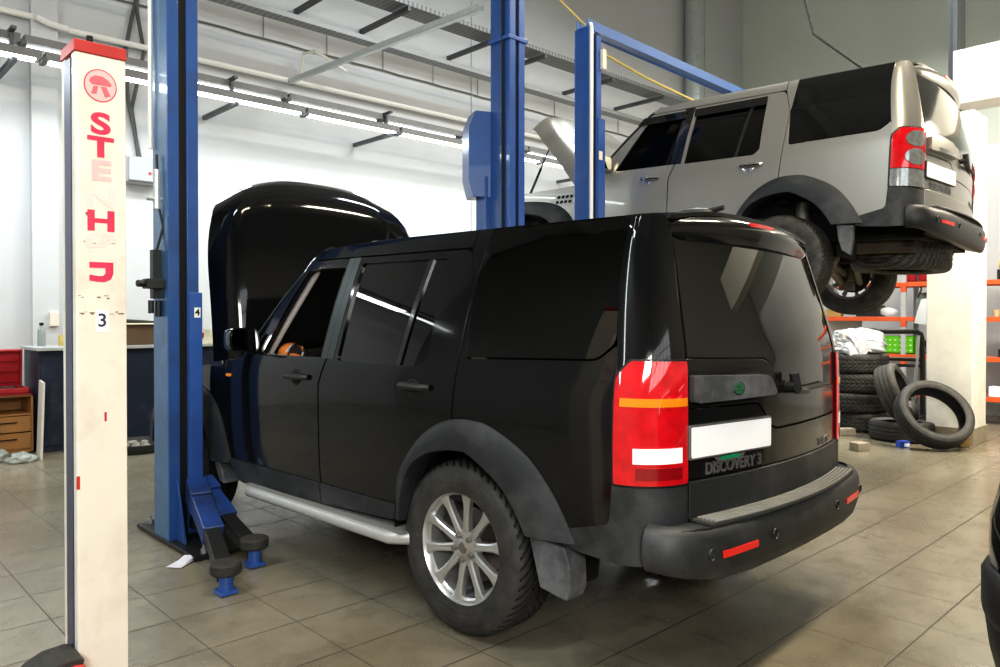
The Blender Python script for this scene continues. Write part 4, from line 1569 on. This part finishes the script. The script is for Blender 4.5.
for k in range(3):
    b.box((-.70 + .7 * k, -.295, .52), (.64, .014, .92))
for k in range(3):
    h = b
obj('bench_door', b, M_navy, bn, bevel=.004)

cb = thing('drawer_cabinet', 'orange wooden cabinet with two drawers under the red tool case', 'cabinet', (1.44, 9.12, 0))
W_, D2, H2 = .86, .46, .60
b = MB()
for sx in (-1, 1):
    b.box((sx * (W_ / 2 - .01), 0, H2 / 2 + .01), (.02, D2, H2 - .02))
b.box((0, 0, H2 - .01), (W_, D2, .02)); b.box((0, 0, .40), (W_ - .04, D2, .018)); b.box((0, 0, .04), (W_ - .04, D2 - .02, .06)); b.box((0, D2 / 2 - .008, H2 / 2), (W_ - .04, .012, H2 - .04))
obj('carcass', b, M_owood, cb, bevel=.002)
for z in (.305, .135):
    b = MB()
    b.box((0, -D2 / 2 - .002, z), (W_ - .045, .02, .158))
    dr = obj('drawer', b, M_owood, cb, bevel=.004)
    b = MB()
    b.tube([(.10, -D2 / 2 - .012, z + .02), (.11, -D2 / 2 - .03, z + .02), (.27, -D2 / 2 - .03, z + .02), (.28, -D2 / 2 - .012, z + .02)], .007, 6)
    obj('handle', b, M_dark, dr)

tc = thing('tool_case', 'open red plastic tool case standing on the orange cabinet', 'tool case', (1.42, 9.10, .602))
b = MB()
b.box((0, -.02, .015), (.84, .44, .03))
for sx in (-1, 1):
    b.box((sx * .41, -.02, .04), (.02, .44, .06)); b.box((0, -.02 + sx * .21, .04), (.84, .02, .06))
obj('case_base', b, M_redplas, tc, bevel=.006)
b = MB()
M = Matrix.Translation((0, .17, .05)) @ Matrix.Rotation(R(6), 4, 'X')
b.box((0, .03, .20), (.84, .03, .40), M)
for sx in (-1, 1):
    b.box((sx * .41, 0, .20), (.02, .07, .40), M)
    b.box((0, 0, .20 + sx * .19), (.84, .07, .02), M)
for k in range(3):
    b.box((0, .005, .09 + k * .11), (.80, .02, .075), M)
obj('case_lid', b, M_redplas, tc, bevel=.006)
b = MB()
b.box((.14, -.005, .375), (.14, .03, .035), M)
obj('carry_handle', b, M_wht, tc, bevel=.01)
b = MB()
for k in range(16):
    x = -.37 + k * .048
    b.tube([(x, -.1 + .05 * math.sin(k * 2.3), .045), (x + .02, -.06 + .05 * math.sin(k * 2.3), .075)], random.uniform(.010, .02), 8)
b.tube([(-.35, -.14, .06), (.30, -.15, .07)], .012, 8)
b.box((.20, -.17, .05), (.10, .04, .03))
tag(obj('hand_tools', b, M_plas2, tc), 'dark sockets and ratchets lying in the tray', None, None, 'stuff')
b = MB()
b.box((0, 0, .375), (.02, .46, .75), Matrix.Translation((1.855, 8.58, .0)) @ Matrix.Rotation(R(2), 4, 'Y') @ Matrix.Rotation(R(-8), 4, 'Z'))
tag(obj('board', b, M_wht, bevel=.002), 'whitish board leaning beside the orange cabinet and blue bench', 'board')
bt = thing('bottle', 'clear bottle with dark cap on the left end of the workbench', 'bottle', (2.02, 9.22, 1.078))
b = MB()
b.lathe([(.001, 0), (.038, 0), (.04, .01), (.04, .15), (.032, .19), (.018, .21), (.018, .225), (.001, .225)], 16, Matrix.Rotation(R(90), 4, 'X'))
obj('bottle_body', b, mat('bottle_plastic', (.45, .5, .5), .15, trans=.5), bt)
b = MB()
b.lathe([(.001, .222), (.021, .222), (.021, .25), (.001, .25)], 12, Matrix.Rotation(R(90), 4, 'X'))
obj('cap', b, M_dark, bt)
b = MB()
b.lathe([(.001, 0), (.035, 0), (.035, .11), (.03, .118), (.001, .118)], 14, Matrix.Translation((2.20, 9.16, 1.078)) @ Matrix.Rotation(R(90), 4, 'X'))
tag(obj('tin', b, mat('yellow_tin', (.55, .42, .12), .4, var=.3, vs=30)), 'small yellowish tin beside the bottle on the workbench', 'tin')
cx_ = thing('carton', 'dark brown open carton on the workbench between the posts', 'carton', (3.02, 9.08, 1.078))
b = MB()
b.box((-.04, .0, .12), (.80, .5, .24))
obj('carton_body', b, M_cardd, cx_, bevel=.004)
b = MB()
b.box((.0, 0, 0), (.78, .2, .008), Matrix.Translation((.0, -.20, .25)) @ Matrix.Rotation(R(12), 4, 'X'))
b.box((0, 0, 0), (.70, .24, .008), Matrix.Translation((.05, .10, .262)) @ Matrix.Rotation(R(-6), 4, 'X') @ Matrix.Rotation(R(5), 4, 'Z'))
obj('carton_flap', b, mat('pale_card', (.62, .56, .42), .7), cx_)
b = MB()
b.tube([(2.55, 8.85, 1.40), (2.75, 8.84, 1.345), (3.05, 8.84, 1.325), (3.4, 8.86, 1.36)], .02, 8)
tag(obj('hose', b, M_cable), 'thick black hose lying over the brown carton', 'hose')
b = MB()
b.loft([[(-.08, -.06, 0), (.08, -.06, 0), (.08, .06, 0), (-.08, .06, 0)], [(-.115, -.09, .34), (.115, -.09, .34), (.115, .09, .34), (-.115, .09, .34)]], M=Matrix.Translation((3.62, 9.18, 1.2)) @ Matrix.Rotation(R(-8), 4, 'Y'))
b.box((3.62, 9.18, 1.14), (.26, .26, .12))
tag(obj('canister', b, M_redplas, bevel=.01), 'red plastic container just right of the blue post numbered 4', 'container')
b = MB()
b.loft([[(x + .02 * math.sin(k), 8.90 + y, 1.08 + k * .04) for x, y in ((3.72 - .1 + k * .015, -.08), (3.72 + .1 - k * .02, -.08), (3.72 + .1 - k * .02, .08), (3.72 - .1 + k * .015, .08))] for k in range(5)])
tag(obj('crumpled_cloth', b, mat('white_cloth', (.7, .66, .5), .8)), 'pale crumpled cloth next to the red container', 'cloth')

def crumple(name, c, r, m, label, cat, seed, amp=.35, sub=4, group=None, fold=5):
    b = MB()
    b.bm.free()
    b.bm = bmesh.new()
    bmesh.ops.create_icosphere(b.bm, subdivisions=sub, radius=1)
    for v in b.bm.verts:
        q = v.co.copy()
        n = noise.noise(q * 1.7 + V((seed, 0, 0))) * amp + abs(noise.noise(q * fold + V((0, seed, 0)))) * amp * .5
        q = q * (1 + n)
        if q.z < -.55:
            q.z = -.55
        v.co = V(c) + V((q.x * r[0], q.y * r[1], (q.z + .55) * r[2]))
    return tag(obj(name, b, m, ang=70), label, cat, group)
crumple('plastic_bag', (1.44, 8.62, .002), (.17, .13, .07), M_bag, 'crumpled clear plastic bag on the floor at the left edge', 'plastic bag', 3.1)
crumple('plastic_bag', (1.66, 8.38, .002), (.11, .09, .06), M_bag, 'smaller crumpled clear bag on floor before the orange cabinet', 'plastic bag', 8.2)
dt = thing('drip_tray', 'round black drip tray on the floor in front of the workbench', 'drip tray', (2.68, 8.32, 0))
b = MB()
b.lathe([(.001, .012), (.30, .012), (.335, .09), (.345, .09), (.345, .075), (.315, .0), (.001, 0)], 32, Matrix.Rotation(R(90), 4, 'X'))
obj('tray', b, M_plas2, dt)
b = MB()
for k in range(9):
    a = k * 1.9
    b.ball((.2 * math.cos(a) * (k / 9), .16 * math.sin(a), .05), (.05, .04, .035), 8, 6)
tag(obj('scrap_parts', b, M_alum, dt), None, None, None, 'stuff')
b = MB()
b.loft([[(1.545, 4.32, .004), (1.60, 4.25, .004), (1.72, 4.33, .012), (1.66, 4.40, .006)], [(1.545, 4.32, .006), (1.60, 4.25, .006), (1.72, 4.33, .014), (1.66, 4.40, .008)]])
b.loft([[(1.60, 4.33, .008), (1.64, 4.29, .008), (1.72, 4.33, .03), (1.67, 4.38, .03)], [(1.60, 4.33, .010), (1.64, 4.29, .010), (1.72, 4.33, .032), (1.67, 4.38, .032)]])
tag(obj('paper_scrap', b, mat('scrap_paper', (.72, .70, .78), .7), smooth=False), 'scrap of white paper on the floor by the blue post base', 'paper')

# ------------------------------------------------------------------ right side: tyres, pillar foot, racks
def tyre_prof(ro, ri, w):
    h = w / 2
    return [(ri, -h * .80), (ri + .02, -h * .94), ((ro + ri) / 2, -h), (ro - .035, -h * .96), (ro - .010, -h * .84), (ro - .002, -h * .66), (ro, -h * .5), (ro, -h * .44), (ro - .008, -h * .42), (ro - .008, -h * .36), (ro, -h * .34), (ro, -h * .06), (ro - .008, -h * .04),
            (ro - .008, h * .04), (ro, h * .06), (ro, h * .34), (ro - .008, h * .36), (ro - .008, h * .42), (ro, h * .44), (ro, h * .5), (ro - .002, h * .66), (ro - .010, h * .84), (ro - .035, h * .96), ((ro + ri) / 2, h), (ri + .02, h * .94), (ri, h * .80), (ri + .005, h * .70), (ro - .030, h * .74), (ro - .022, 0), (ro - .030, -h * .74), (ri + .005, -h * .70)]
def tyre(loc, axis, ro, ri, w, m, label, group=None):
    b = MB()
    b.lathe(tyre_prof(ro, ri, w), 56, closed=True)
    o = obj('tyre', b, m, ang=40, loc=loc)
    o.rotation_mode = 'QUATERNION'
    o.rotation_quaternion = V(axis).to_track_quat('Y', 'Z')
    return tag(o, label, 'tyre', group)
T1 = tyre_mat('knobbly_tyre', .40, (.03, .03, .029), 44, .5)
T2 = tyre_mat('road_tyre', .34, (.035, .034, .032), 90, .45)
T3 = tyre_mat('low_tyre', .385, (.03, .03, .03), 110, .30)
nm = ['bottom tyre of the stack of four by the black car', 'second tyre from below in the stack of four', 'third tyre from below in the stack of four', 'top tyre of the stack, under the white plastic bag']
for k in range(4):
    tyre((9.65 + (.02, -.02, .01, .0)[k], 3.74 + (.0, .02, -.01, .02)[k], .1185 + k * .235), (0, .001, 1), .40, .235, .232, T1, nm[k], 'stacked tyres')
tyre((9.20, 3.05, .11), (.02, 0, 1), .335, .215, .215, T2, 'grey worn tyre lying flat under the leaning tyre')
tyre((9.14, 3.10, .545), (.10, -.90, .36), .315, .22, .23, T2, 'dusty tyre tilted sideways on top of the flat lying tyre')
tyre((8.86, 2.62, .355), (-.53, -.557, .60), .385, .285, .20, T3, 'large low profile tyre leaning back at the foot of white pillar')
b = MB()
b.lathe([(.001, -.08), (.10, -.08), (.13, -.03), (.13, .03), (.09, .08), (.001, .08)], 20, Matrix.Translation((9.27, 3.0, .31)) @ Matrix.Rotation(R(35), 4, 'Z'))
b.lathe([(.001, .081), (.05, .081), (.05, .085), (.001, .085)], 14, Matrix.Translation((9.27, 3.0, .31)) @ Matrix.Rotation(R(180 + 35), 4, 'Z'))
tag(obj('roller', b, M_plas2), 'small black round wheel with pale hub seen through the big tyre', 'wheel')
b = MB()
b.bm.free(); b.bm = bmesh.new()
bmesh.ops.create_icosphere(b.bm, subdivisions=5, radius=1)
for v in b.bm.verts:
    q = v.co.copy()
    n = noise.noise(q * 1.6 + V((4, 1, 0))) * .30 + abs(noise.noise(V((q.x * 3 + q.z * 5, q.y * 6, q.z * 2)))) * .28
    q = q * (.9 + n)
    q.z = max(q.z, -.42)
    u = V((q.x * .37 + .03, q.y * .28, (q.z + .42) * .20))
    # a flap hangs over the near edge of the tyre
    lat = V((.724, -.69)); to = V((-.69, -.724))
    a, d = u.x, u.y
    z = u.z + .945
    if d > .20 and -.20 < a < .05:
        z -= (d - .20) * 3.4 * (1 - abs((a + .075) / .125))
    v.co = V((9.60 + lat.x * a + to.x * d * 1.05, 3.74 + lat.y * a + to.y * d * 1.05, z))
tag(obj('plastic_bag', b, mat('white_plastic_film', (.66, .66, .68), .3, coat=.3), ang=75), 'large white plastic bag crumpled on top of the tyre stack', 'plastic bag')
fr_ = thing('trolley', 'black tubular trolley frame standing behind the tyres', 'trolley', (10.05, 3.72, 0))
b = MB()
u = V((.48, -.47, 0))
pts = [V((0, 0, .02)), V((0, 0, 1.08)), V((.02, -.02, 1.16)), V((.06, -.06, 1.20))] + [u * .9 + V((0, 0, 1.20)), u * .97 + V((0, 0, 1.17)), u + V((0, 0, 1.10)), u + V((.01, -.01, .02))]
b.tube(pts, .032, 10)
b.tube([V((0, 0, .86)), u * .96 + V((0, 0, .84))], .025, 8)
b.tube([V((0, 0, .78)), u * .96 + V((0, 0, .76))], .02, 8)
obj('frame', b, M_plas2, fr_)
b = MB()
b.tube([u * .9 + V((0, -.02, 1.15)), u * .82 + V((0, -.02, .3))], .02, 8)
obj('inner_post', b, M_galvl, fr_)
b = MB()
b.box((.3, -.3, .12), (.5, .5, .04), Matrix())
obj('platform', b, M_plas2, fr_)
b = MB()
b.box((0, 0, .04), (.21, .11, .08), Matrix.Translation((9.06, 3.62, 0)) @ Matrix.Rotation(R(-40), 4, 'Z'))
tag(obj('brick', b, mat('grey_brick', (.42, .37, .28), .8, var=.3, vs=20, bump=.4), bevel=.01), 'long pale brick on the floor in front of the tyre stack', 'brick')
b = MB()
b.box((0, 0, .042), (.15, .13, .085), Matrix.Translation((8.13, 3.10, 0)) @ Matrix.Rotation(R(-25), 4, 'Z'))
tag(obj('brick', b, mat('grey_block', (.30, .26, .19), .8, var=.3, vs=20, bump=.4), bevel=.008), 'squarish grey block on the open floor nearest the camera', 'brick')
bb = thing('box', 'small blue and white box on the floor by the large tyre', 'box', (8.68, 2.86, 0), R(-35))
b = MB()
b.box((0, 0, .032), (.12, .07, .064))
obj('carton_body', b, mat('blue_box', (.04, .10, .55), .5), bb, bevel=.003)
b = MB()
b.box((.02, -.0355, .025), (.06, .002, .035))
obj('box_label', b, M_plate, bb, smooth=False)
b = MB()
b.box((0, 0, .055), (.11, .08, .10), Matrix.Translation((9.14, 2.42, 0)) @ Matrix.Rotation(R(-40), 4, 'Z'))
tag(obj('wood_block', b, mat('brown_wood', (.22, .14, .05), .7, var=.4, vs=15), bevel=.004), 'brown wooden block on the floor at the pillar corner', 'wood block')

M_or = mat('orange_beam', (.80, .13, .035), .45, var=.12)
M_rk = mat('rack_grey', (.58, .60, .62), .5, .2, var=.15)
M_shelf = mat('shelf_board', (.35, .34, .32), .6, var=.2)
rk = thing('storage_rack', 'grey storage rack with orange beams behind the white pillar', 'rack', (11.2, 3.0, 0))
LV = (.36, .87, 1.385, 1.86)
for y in (1.95, .69, -.60, -1.85):
    for x in (.0, .50):
        b = MB()
        b.box((x, y, 1.05 if y < 1.9 or True else 1, ), (.055, .06, 2.1))
        pst = obj('post', b, M_rk, rk, bevel=.004)
        if x == 0:
            b = MB()
            for z in LV:
                b.box((-.005, y, z - .07), (.05, .066, .13))
            obj('beam_bracket', b, M_or, pst, smooth=False)
for z in LV:
    for x in (-.005, .505):
        b = MB()
        b.box((x, .05, z - .03), (.04, 3.80, .062))
        obj('beam', b, M_or, rk, bevel=.004)
    b = MB()
    b.box((.25, .05, z - .012), (.46, 3.78, .018))
    obj('shelf_board', b, M_shelf, rk, smooth=False)
def boxthing(name, c, d, m, label, cat, rz=0, bev=.006, group=None):
    b = MB()
    b.box((0, 0, d[2] / 2), d, Matrix.Translation(c) @ Matrix.Rotation(R(rz), 4, 'Z'))
    return tag(obj(name, b, m, bevel=bev), label, cat, group)
LV = [z + .003 for z in LV]
gb = thing('crate', 'bright green perforated plastic crate on the lower rack shelf', 'crate', (11.38, 3.80, LV[1]))
b = MB()
b.box((0, 0, .01), (.36, .5, .02))
for s in (-1, 1):
    b.box((s * .17, 0, .12), (.02, .5, .24)); b.box((0, s * .24, .12), (.36, .02, .24))
obj('crate_body', b, mat('green_plastic', (.13, .55, .01), .45), gb, bevel=.004)
b = MB()
for j in range(3):
    for k in range(7):
        b.box((-.181, -.2 + k * .066, .05 + j * .07), (.004, .03, .022))
tag(obj('crate_slots', b, mat('pale_green', (.5, .8, .35), .5), gb, smooth=False), None, None, None, 'stuff')
boxthing('carton', (11.42, 4.28, LV[1]), (.3, .26, .34), M_card, 'brown carton on the lower rack shelf left of the green crate', 'carton', 6)
b = MB()
b.box((0, 0, .25), (.02, .75, .5), Matrix.Translation((11.36, 4.72, LV[1])) @ Matrix.Rotation(R(14), 4, 'Y'))
tag(obj('panel', b, M_wht), 'white panel leaning on the lower rack shelf near black car', 'panel')
crumple('cloth_bundle', (11.45, 3.35 + .0, LV[1]), (.16, .14, .16), M_int, 'black bundle on the rack shelf behind the trolley frame', 'bundle', 5.5)
tt = thing('tool_tray', 'red and black tool tray on the lower rack shelf by pillar', 'tray', (11.34, 3.0, LV[1]))
b = MB()
b.box((0, 0, .03), (.28, .30, .06)); b.box((0, .1, .08), (.2, .1, .05))
obj('tray', b, M_redplas, tt, bevel=.006)
b = MB()
b.tube([(-.10, -.1, .08), (-.05, .15, .10)], .02); b.box((.05, -.08, .09), (.10, .08, .06))
obj('hand_tools', b, M_plas2, tt)
b = MB()
M = Matrix.Translation((11.36, 3.95, LV[2] + .07)) @ Matrix.Rotation(R(70), 4, 'Z')
b.ball((0, 0, 0), (.16, .05, .06), 14, 8, M)
tag(obj('mirror_shell', b, M_plate), 'white rounded plastic shell on the middle rack shelf', 'plastic part')
for k, (y, h, lb) in enumerate(((3.52, .30, 'left one of two clear glass jars on the middle rack shelf'), (3.30, .36, 'right one of two clear glass jars on the middle rack shelf'))):
    j = thing('jar', lb, 'jar', (11.42, y, LV[2]), group='glass jars on the rack')
    b = MB()
    b.lathe([(.001, 0), (.075, 0), (.08, .01), (.08, h - .05), (.05, h - .01), (.05, h), (.001, h)], 18, Matrix.Rotation(R(90), 4, 'X'))
    obj('jar_body', b, mat('jar_glass', (.45, .55, .5), .1, trans=.6), j)
    b = MB()
    b.lathe([(.001, h), (.055, h), (.055, h + .03), (.001, h + .03)], 14, Matrix.Rotation(R(90), 4, 'X'))
    obj('lid', b, M_alum, j)
b = MB()
b.loft([[(11.16, 3.46, 1.62), (11.16, 3.26, 1.66)], [(11.13, 3.50, 1.45), (11.13, 3.29, 1.5)], [(11.14, 3.54, 1.30), (11.14, 3.33, 1.27)]], closed=False)
b.loft([[(11.163, 3.46, 1.62), (11.163, 3.26, 1.66)], [(11.133, 3.50, 1.45), (11.133, 3.29, 1.5)], [(11.143, 3.54, 1.30), (11.143, 3.33, 1.27)]], closed=False)
tag(obj('paper_sheet', b, mat('sheet_paper', (.68, .70, .72), .7)), 'pale sheet hanging off the middle rack shelf beside the pillar', 'sheet')
rm = thing('winch', 'red machine with black hose on the top rack shelf', 'machine', (11.42, 3.52, LV[3]))
b = MB()
b.box((0, 0, .10), (.34, .42, .20)); b.box((0, -.05, .24), (.22, .26, .10))
obj('housing', b, M_redplas, rm, bevel=.03)
b = MB()
b.tube([(-.17, .02, .16), (-.22, 0, .05), (-.21, -.05, -.10), (-.2, .0, -.22)], .012, 6)
obj('hose', b, M_cable, rm)
boxthing('carton', (11.38, 4.70, LV[2]), (.2, .2, .10), mat('tan_carton', (.5, .32, .10), .7), 'small tan carton on the middle rack shelf near the black car', 'carton', 10)
boxthing('parts_bin', (11.40, 4.20, LV[2]), (.3, .3, .16), M_plas2, 'black parts bin on the middle rack shelf behind the hanging wheel', 'bin')
boxthing('parts_bin', (11.40, 2.35, LV[3]), (.34, .5, .13), M_plas2, 'flat black bin on the top rack shelf right of the pillar', 'bin')
b = MB()
b.lathe([(.001, -.2), (.07, -.2), (.07, .2), (.001, .2)], 16, Matrix.Translation((11.38, 2.40, LV[3] + .205)))
tag(obj('roll', b, M_yel), 'yellowish roll lying on the flat black bin right of the pillar', 'roll')
b = MB()
b.ball((11.36, 2.42, LV[2] + .11), (.14, .13, .11))
b.box((11.36, 2.42, LV[2] + .03), (.26, .24, .06))
tag(obj('helmet', b, M_plas2), 'black helmet on the middle rack shelf right of the pillar', 'helmet')
b = MB()
b.lathe([(.001, 0), (.03, 0), (.04, .09), (.037, .09), (.028, .006), (.001, .006)], 16, Matrix.Translation((11.22, 2.60, LV[2])) @ Matrix.Rotation(R(90), 4, 'X'))
tag(obj('paper_cup', b, mat('beige_cup', (.62, .48, .30), .6)), 'beige paper cup at the shelf edge by the black helmet', 'cup')
pm = thing('pump', 'black pump with lever on the lower rack shelf right of pillar', 'pump', (11.38, 2.42, LV[1]))
b = MB()
b.box((0, 0, .05), (.24, .34, .10)); b.tube([(0, .0, .1), (0, .0, .22)], .05, 12); b.box((0, .02, .24), (.10, .20, .05))
obj('pump_body', b, M_plas2, pm, bevel=.01)
b = MB()
b.tube([(0, .08, .24), (-.05, .12, .34)], .012); b.tube([(0, .0, .24), (0, -.02, .33), (-.0, .10, .335)], .01)
obj('lever', b, M_alum, pm)
boxthing('carton', (11.32, 2.62, LV[0]), (.2, .12, .13), M_plate, 'small white box on the lowest rack shelf right of pillar', 'carton')
boxthing('parts_bin', (11.40, 2.30, LV[0]), (.34, .42, .22), M_plas2, 'deep black bin on the lowest rack shelf right of pillar', 'bin')

# cable hanging to the grey car's roof
b = MB()
b.tube([(8.15, 4.5, 10.4), (7.9, 4.0, 6.4), (7.45, 3.3, 4.2), (7.05, 2.55, 3.50), (7.04, 2.42, 3.42)], .012, 6)
tag(obj('hanging_cable', b, M_cable), 'thin dark cable hanging from above to the grey car roof', 'cable')

# ------------------------------------------------------------------ black car at the right edge of the picture
nc = thing('car', 'black car at the right edge, only its bumper corner showing', 'car', (1.97, -.36, 0))
def plan(inset, zc=0):
    pts = []
    hw = .93 - inset
    r = .40
    for sgn in (1, -1):
        arc = []
        for k in range(9):
            a = PI / 2 * k / 8
            arc.append((inset + r - r * math.sin(a), sgn * (hw - r + r * math.cos(a))))
        pts += arc if sgn > 0 else arc[::-1]
    return [(2.6, hw)] + pts + [(2.6, -hw)]
def shell(levels):
    b = MB()
    b.loft([[(x, y, z) for x, y in plan(i)] for z, i in levels])
    return b
obj('front_body', shell([(.35, .10), (.60, .03), (.77, .014), (.88, .016), (.98, .036), (1.06, .075), (1.10, .14), (1.13, .3)]), M_black, nc, ang=60)
obj('front_bumper', shell([(.60, .03), (.64, .006), (.66, .0), (.75, .0), (.77, .010), (.778, .04)]), M_plas2, nc, ang=60)
obj('bumper_lip', shell([(.38, .06), (.48, .03), (.56, .014), (.635, .006), (.65, .012)]), M_plas2, nc, ang=60)
for s in (1, -1):
    b = MB()
    b.ball((.30, s * .70, .86), (.14, .14, .06), 16, 8)
    obj('headlight', b, M_lens, nc)
    b = MB()
    b.lathe(tyre_prof(.34, .22, .22), 40, Matrix.Translation((1.0, s * .76, .34)), closed=True)
    w = obj('wheel', b, M_tyre, nc)
    b = MB()
    b.lathe([(.001, .06), (.10, .07), (.225, .09), (.225, -.05), (.001, -.05)], 30, Matrix.Translation((1.0, s * .76, .34)))
    obj('rim', b, M_alloy, w)
b = MB()
for k in range(4):
    b.box((.035, 0, .78 + k * .03), (.03, .8, .012))
obj('grille', b, M_plas2, nc)

# ------------------------------------------------------------------ the two cars
make_suv('sport_utility_vehicle', 'black sport utility vehicle on the workshop floor with raised bonnet', dict(
    loc=(3.071, 2.565, 0), rot=(0, 0, R(90 + 2.91)), paint=M_black, old=True, lean=.0132, pitch=.0044, lift=.0, hood=80, glass=M_tint, qglass=M_dtint, rglass=M_rglass,
    front_glass=False, pillar=mat('grey_pillar_trim', (.03, .04, .043), .35, .2), tyre=M_tyre, rim=M_alloy))
rot = (Matrix.Rotation(R(90 + 2.33), 4, 'Z') @ Matrix.Rotation(-.0262, 4, 'Y') @ Matrix.Rotation(.0332, 4, 'X')).to_euler()
make_suv('sport_utility_vehicle', 'silver grey sport utility vehicle raised on the blue lift', dict(
    loc=(6.841, 2.964, 1.56), rot=tuple(rot), paint=M_silver, old=False, hood=46, glass=M_dtint, qglass=mat('privacy_glass', (.004, .004, .005), .04, coat=.3), rglass=mat('dark_rear_glass', (.03, .03, .03), .12, coat=.5),
    front_glass=True, pillar=M_bseal, tyre=tyre_mat('suv_tyre_dusty', .383, (.02, .019, .017), 60, .45), tyre2=tyre_mat('spare_tyre', .383, (.035, .03, .024), 60, .7), rim=mat('dusty_alloy', (.42, .42, .42), .4, .7, var=.2), droop=.12))

# ------------------------------------------------------------------ light
def area(name, loc, size, energy, color=(1, 1, 1), target=None, rot=None):
    l = bpy.data.lights.new(name, 'AREA')
    l.shape = 'RECTANGLE'
    l.size, l.size_y = size
    l.energy = energy
    l.color = color
    o = bpy.data.objects.new(name, l)
    col.objects.link(o)
    o.location = loc
    if target is not None:
        o.rotation_euler = (V(target) - V(loc)).to_track_quat('-Z', 'Y').to_euler()
    elif rot:
        o.rotation_euler = rot
    return o
COOL = (.90, .98, 1.0)
WARM = (1.0, .90, .72)
area('wall_strip_lamp', (6.0, 8.95, 4.0), (17.0, .22), 210, COOL, rot=(R(-4), 0, 0))
area('ceiling_lamp', (-2.2, 2.6, 7.6), (3.0, .5), 170, COOL)
area('ceiling_lamp', (2.5, .2, 7.4), (3.0, .5), 190, (1.0, .86, .60))
area('ceiling_lamp', (8.3, .4, 7.4), (3.0, .5), 320, WARM)
area('ceiling_lamp', (8.5, 5.2, 7.8), (3.0, .5), 220, COOL)
area('ceiling_lamp', (13.8, 3.5, 7.4), (3.0, .5), 420, (1, .97, .88))
area('left_wall_lamp', (-4.35, 3.4, 3.4), (8.0, .25), 120, COOL, rot=(0, R(-75), 0))
area('pillar_fill', (8.35, .75, 3.5), (1.0, .3), 95, WARM, target=(9.3, 2.4, 1.2))  # fill light added out of frame to brighten the pillar
area('post_fill', (-1.8, -2.6, 3.0), (1.6, 1.0), 150, (1, .98, .95), target=(1.2, 3.2, 1.6))  # unseen fill added near the camera to brighten the cream post
# glazing behind the camera: mullioned window letting daylight in
b = MB()
for k in range(6):
    b.box((-2.6 + k * 1.3, -5.82, 3.4), (.08, .10, 3.2))
for k in range(4):
    b.box((.65, -5.82, 1.85 + k * 1.03), (6.6, .10, .08))
wd = struct('window_1', b, M_dgrey, smooth=False)
b = MB()
b.box((.65, -5.86, 3.4), (6.5, .02, 3.1))
obj('pane', b, mat('daylit_glazing', (.9, .95, 1), .3, em=2.0, emc=(.92, .97, 1)), wd, smooth=False)

w = bpy.data.worlds.new('world')
scene.world = w
w.use_nodes = True
w.node_tree.nodes['Background'].inputs[0].default_value = (.8, .85, .9, 1)
w.node_tree.nodes['Background'].inputs[1].default_value = .3

cam = bpy.data.cameras.new('camera')
cam.sensor_width = 36
cam.lens = 755 / 1000 * 36
cam.clip_start = .05
cam.shift_y = -.0106
co = bpy.data.objects.new('camera', cam)
col.objects.link(co)
co.location = (0, 0, 1.41)
co.rotation_euler = (R(90 - .6), 0, -math.atan2(.69002, .72379))
scene.camera = co
scene.view_settings.view_transform = 'Standard'
scene.view_settings.look = 'Medium High Contrast'
scene.view_settings.exposure = 0.45
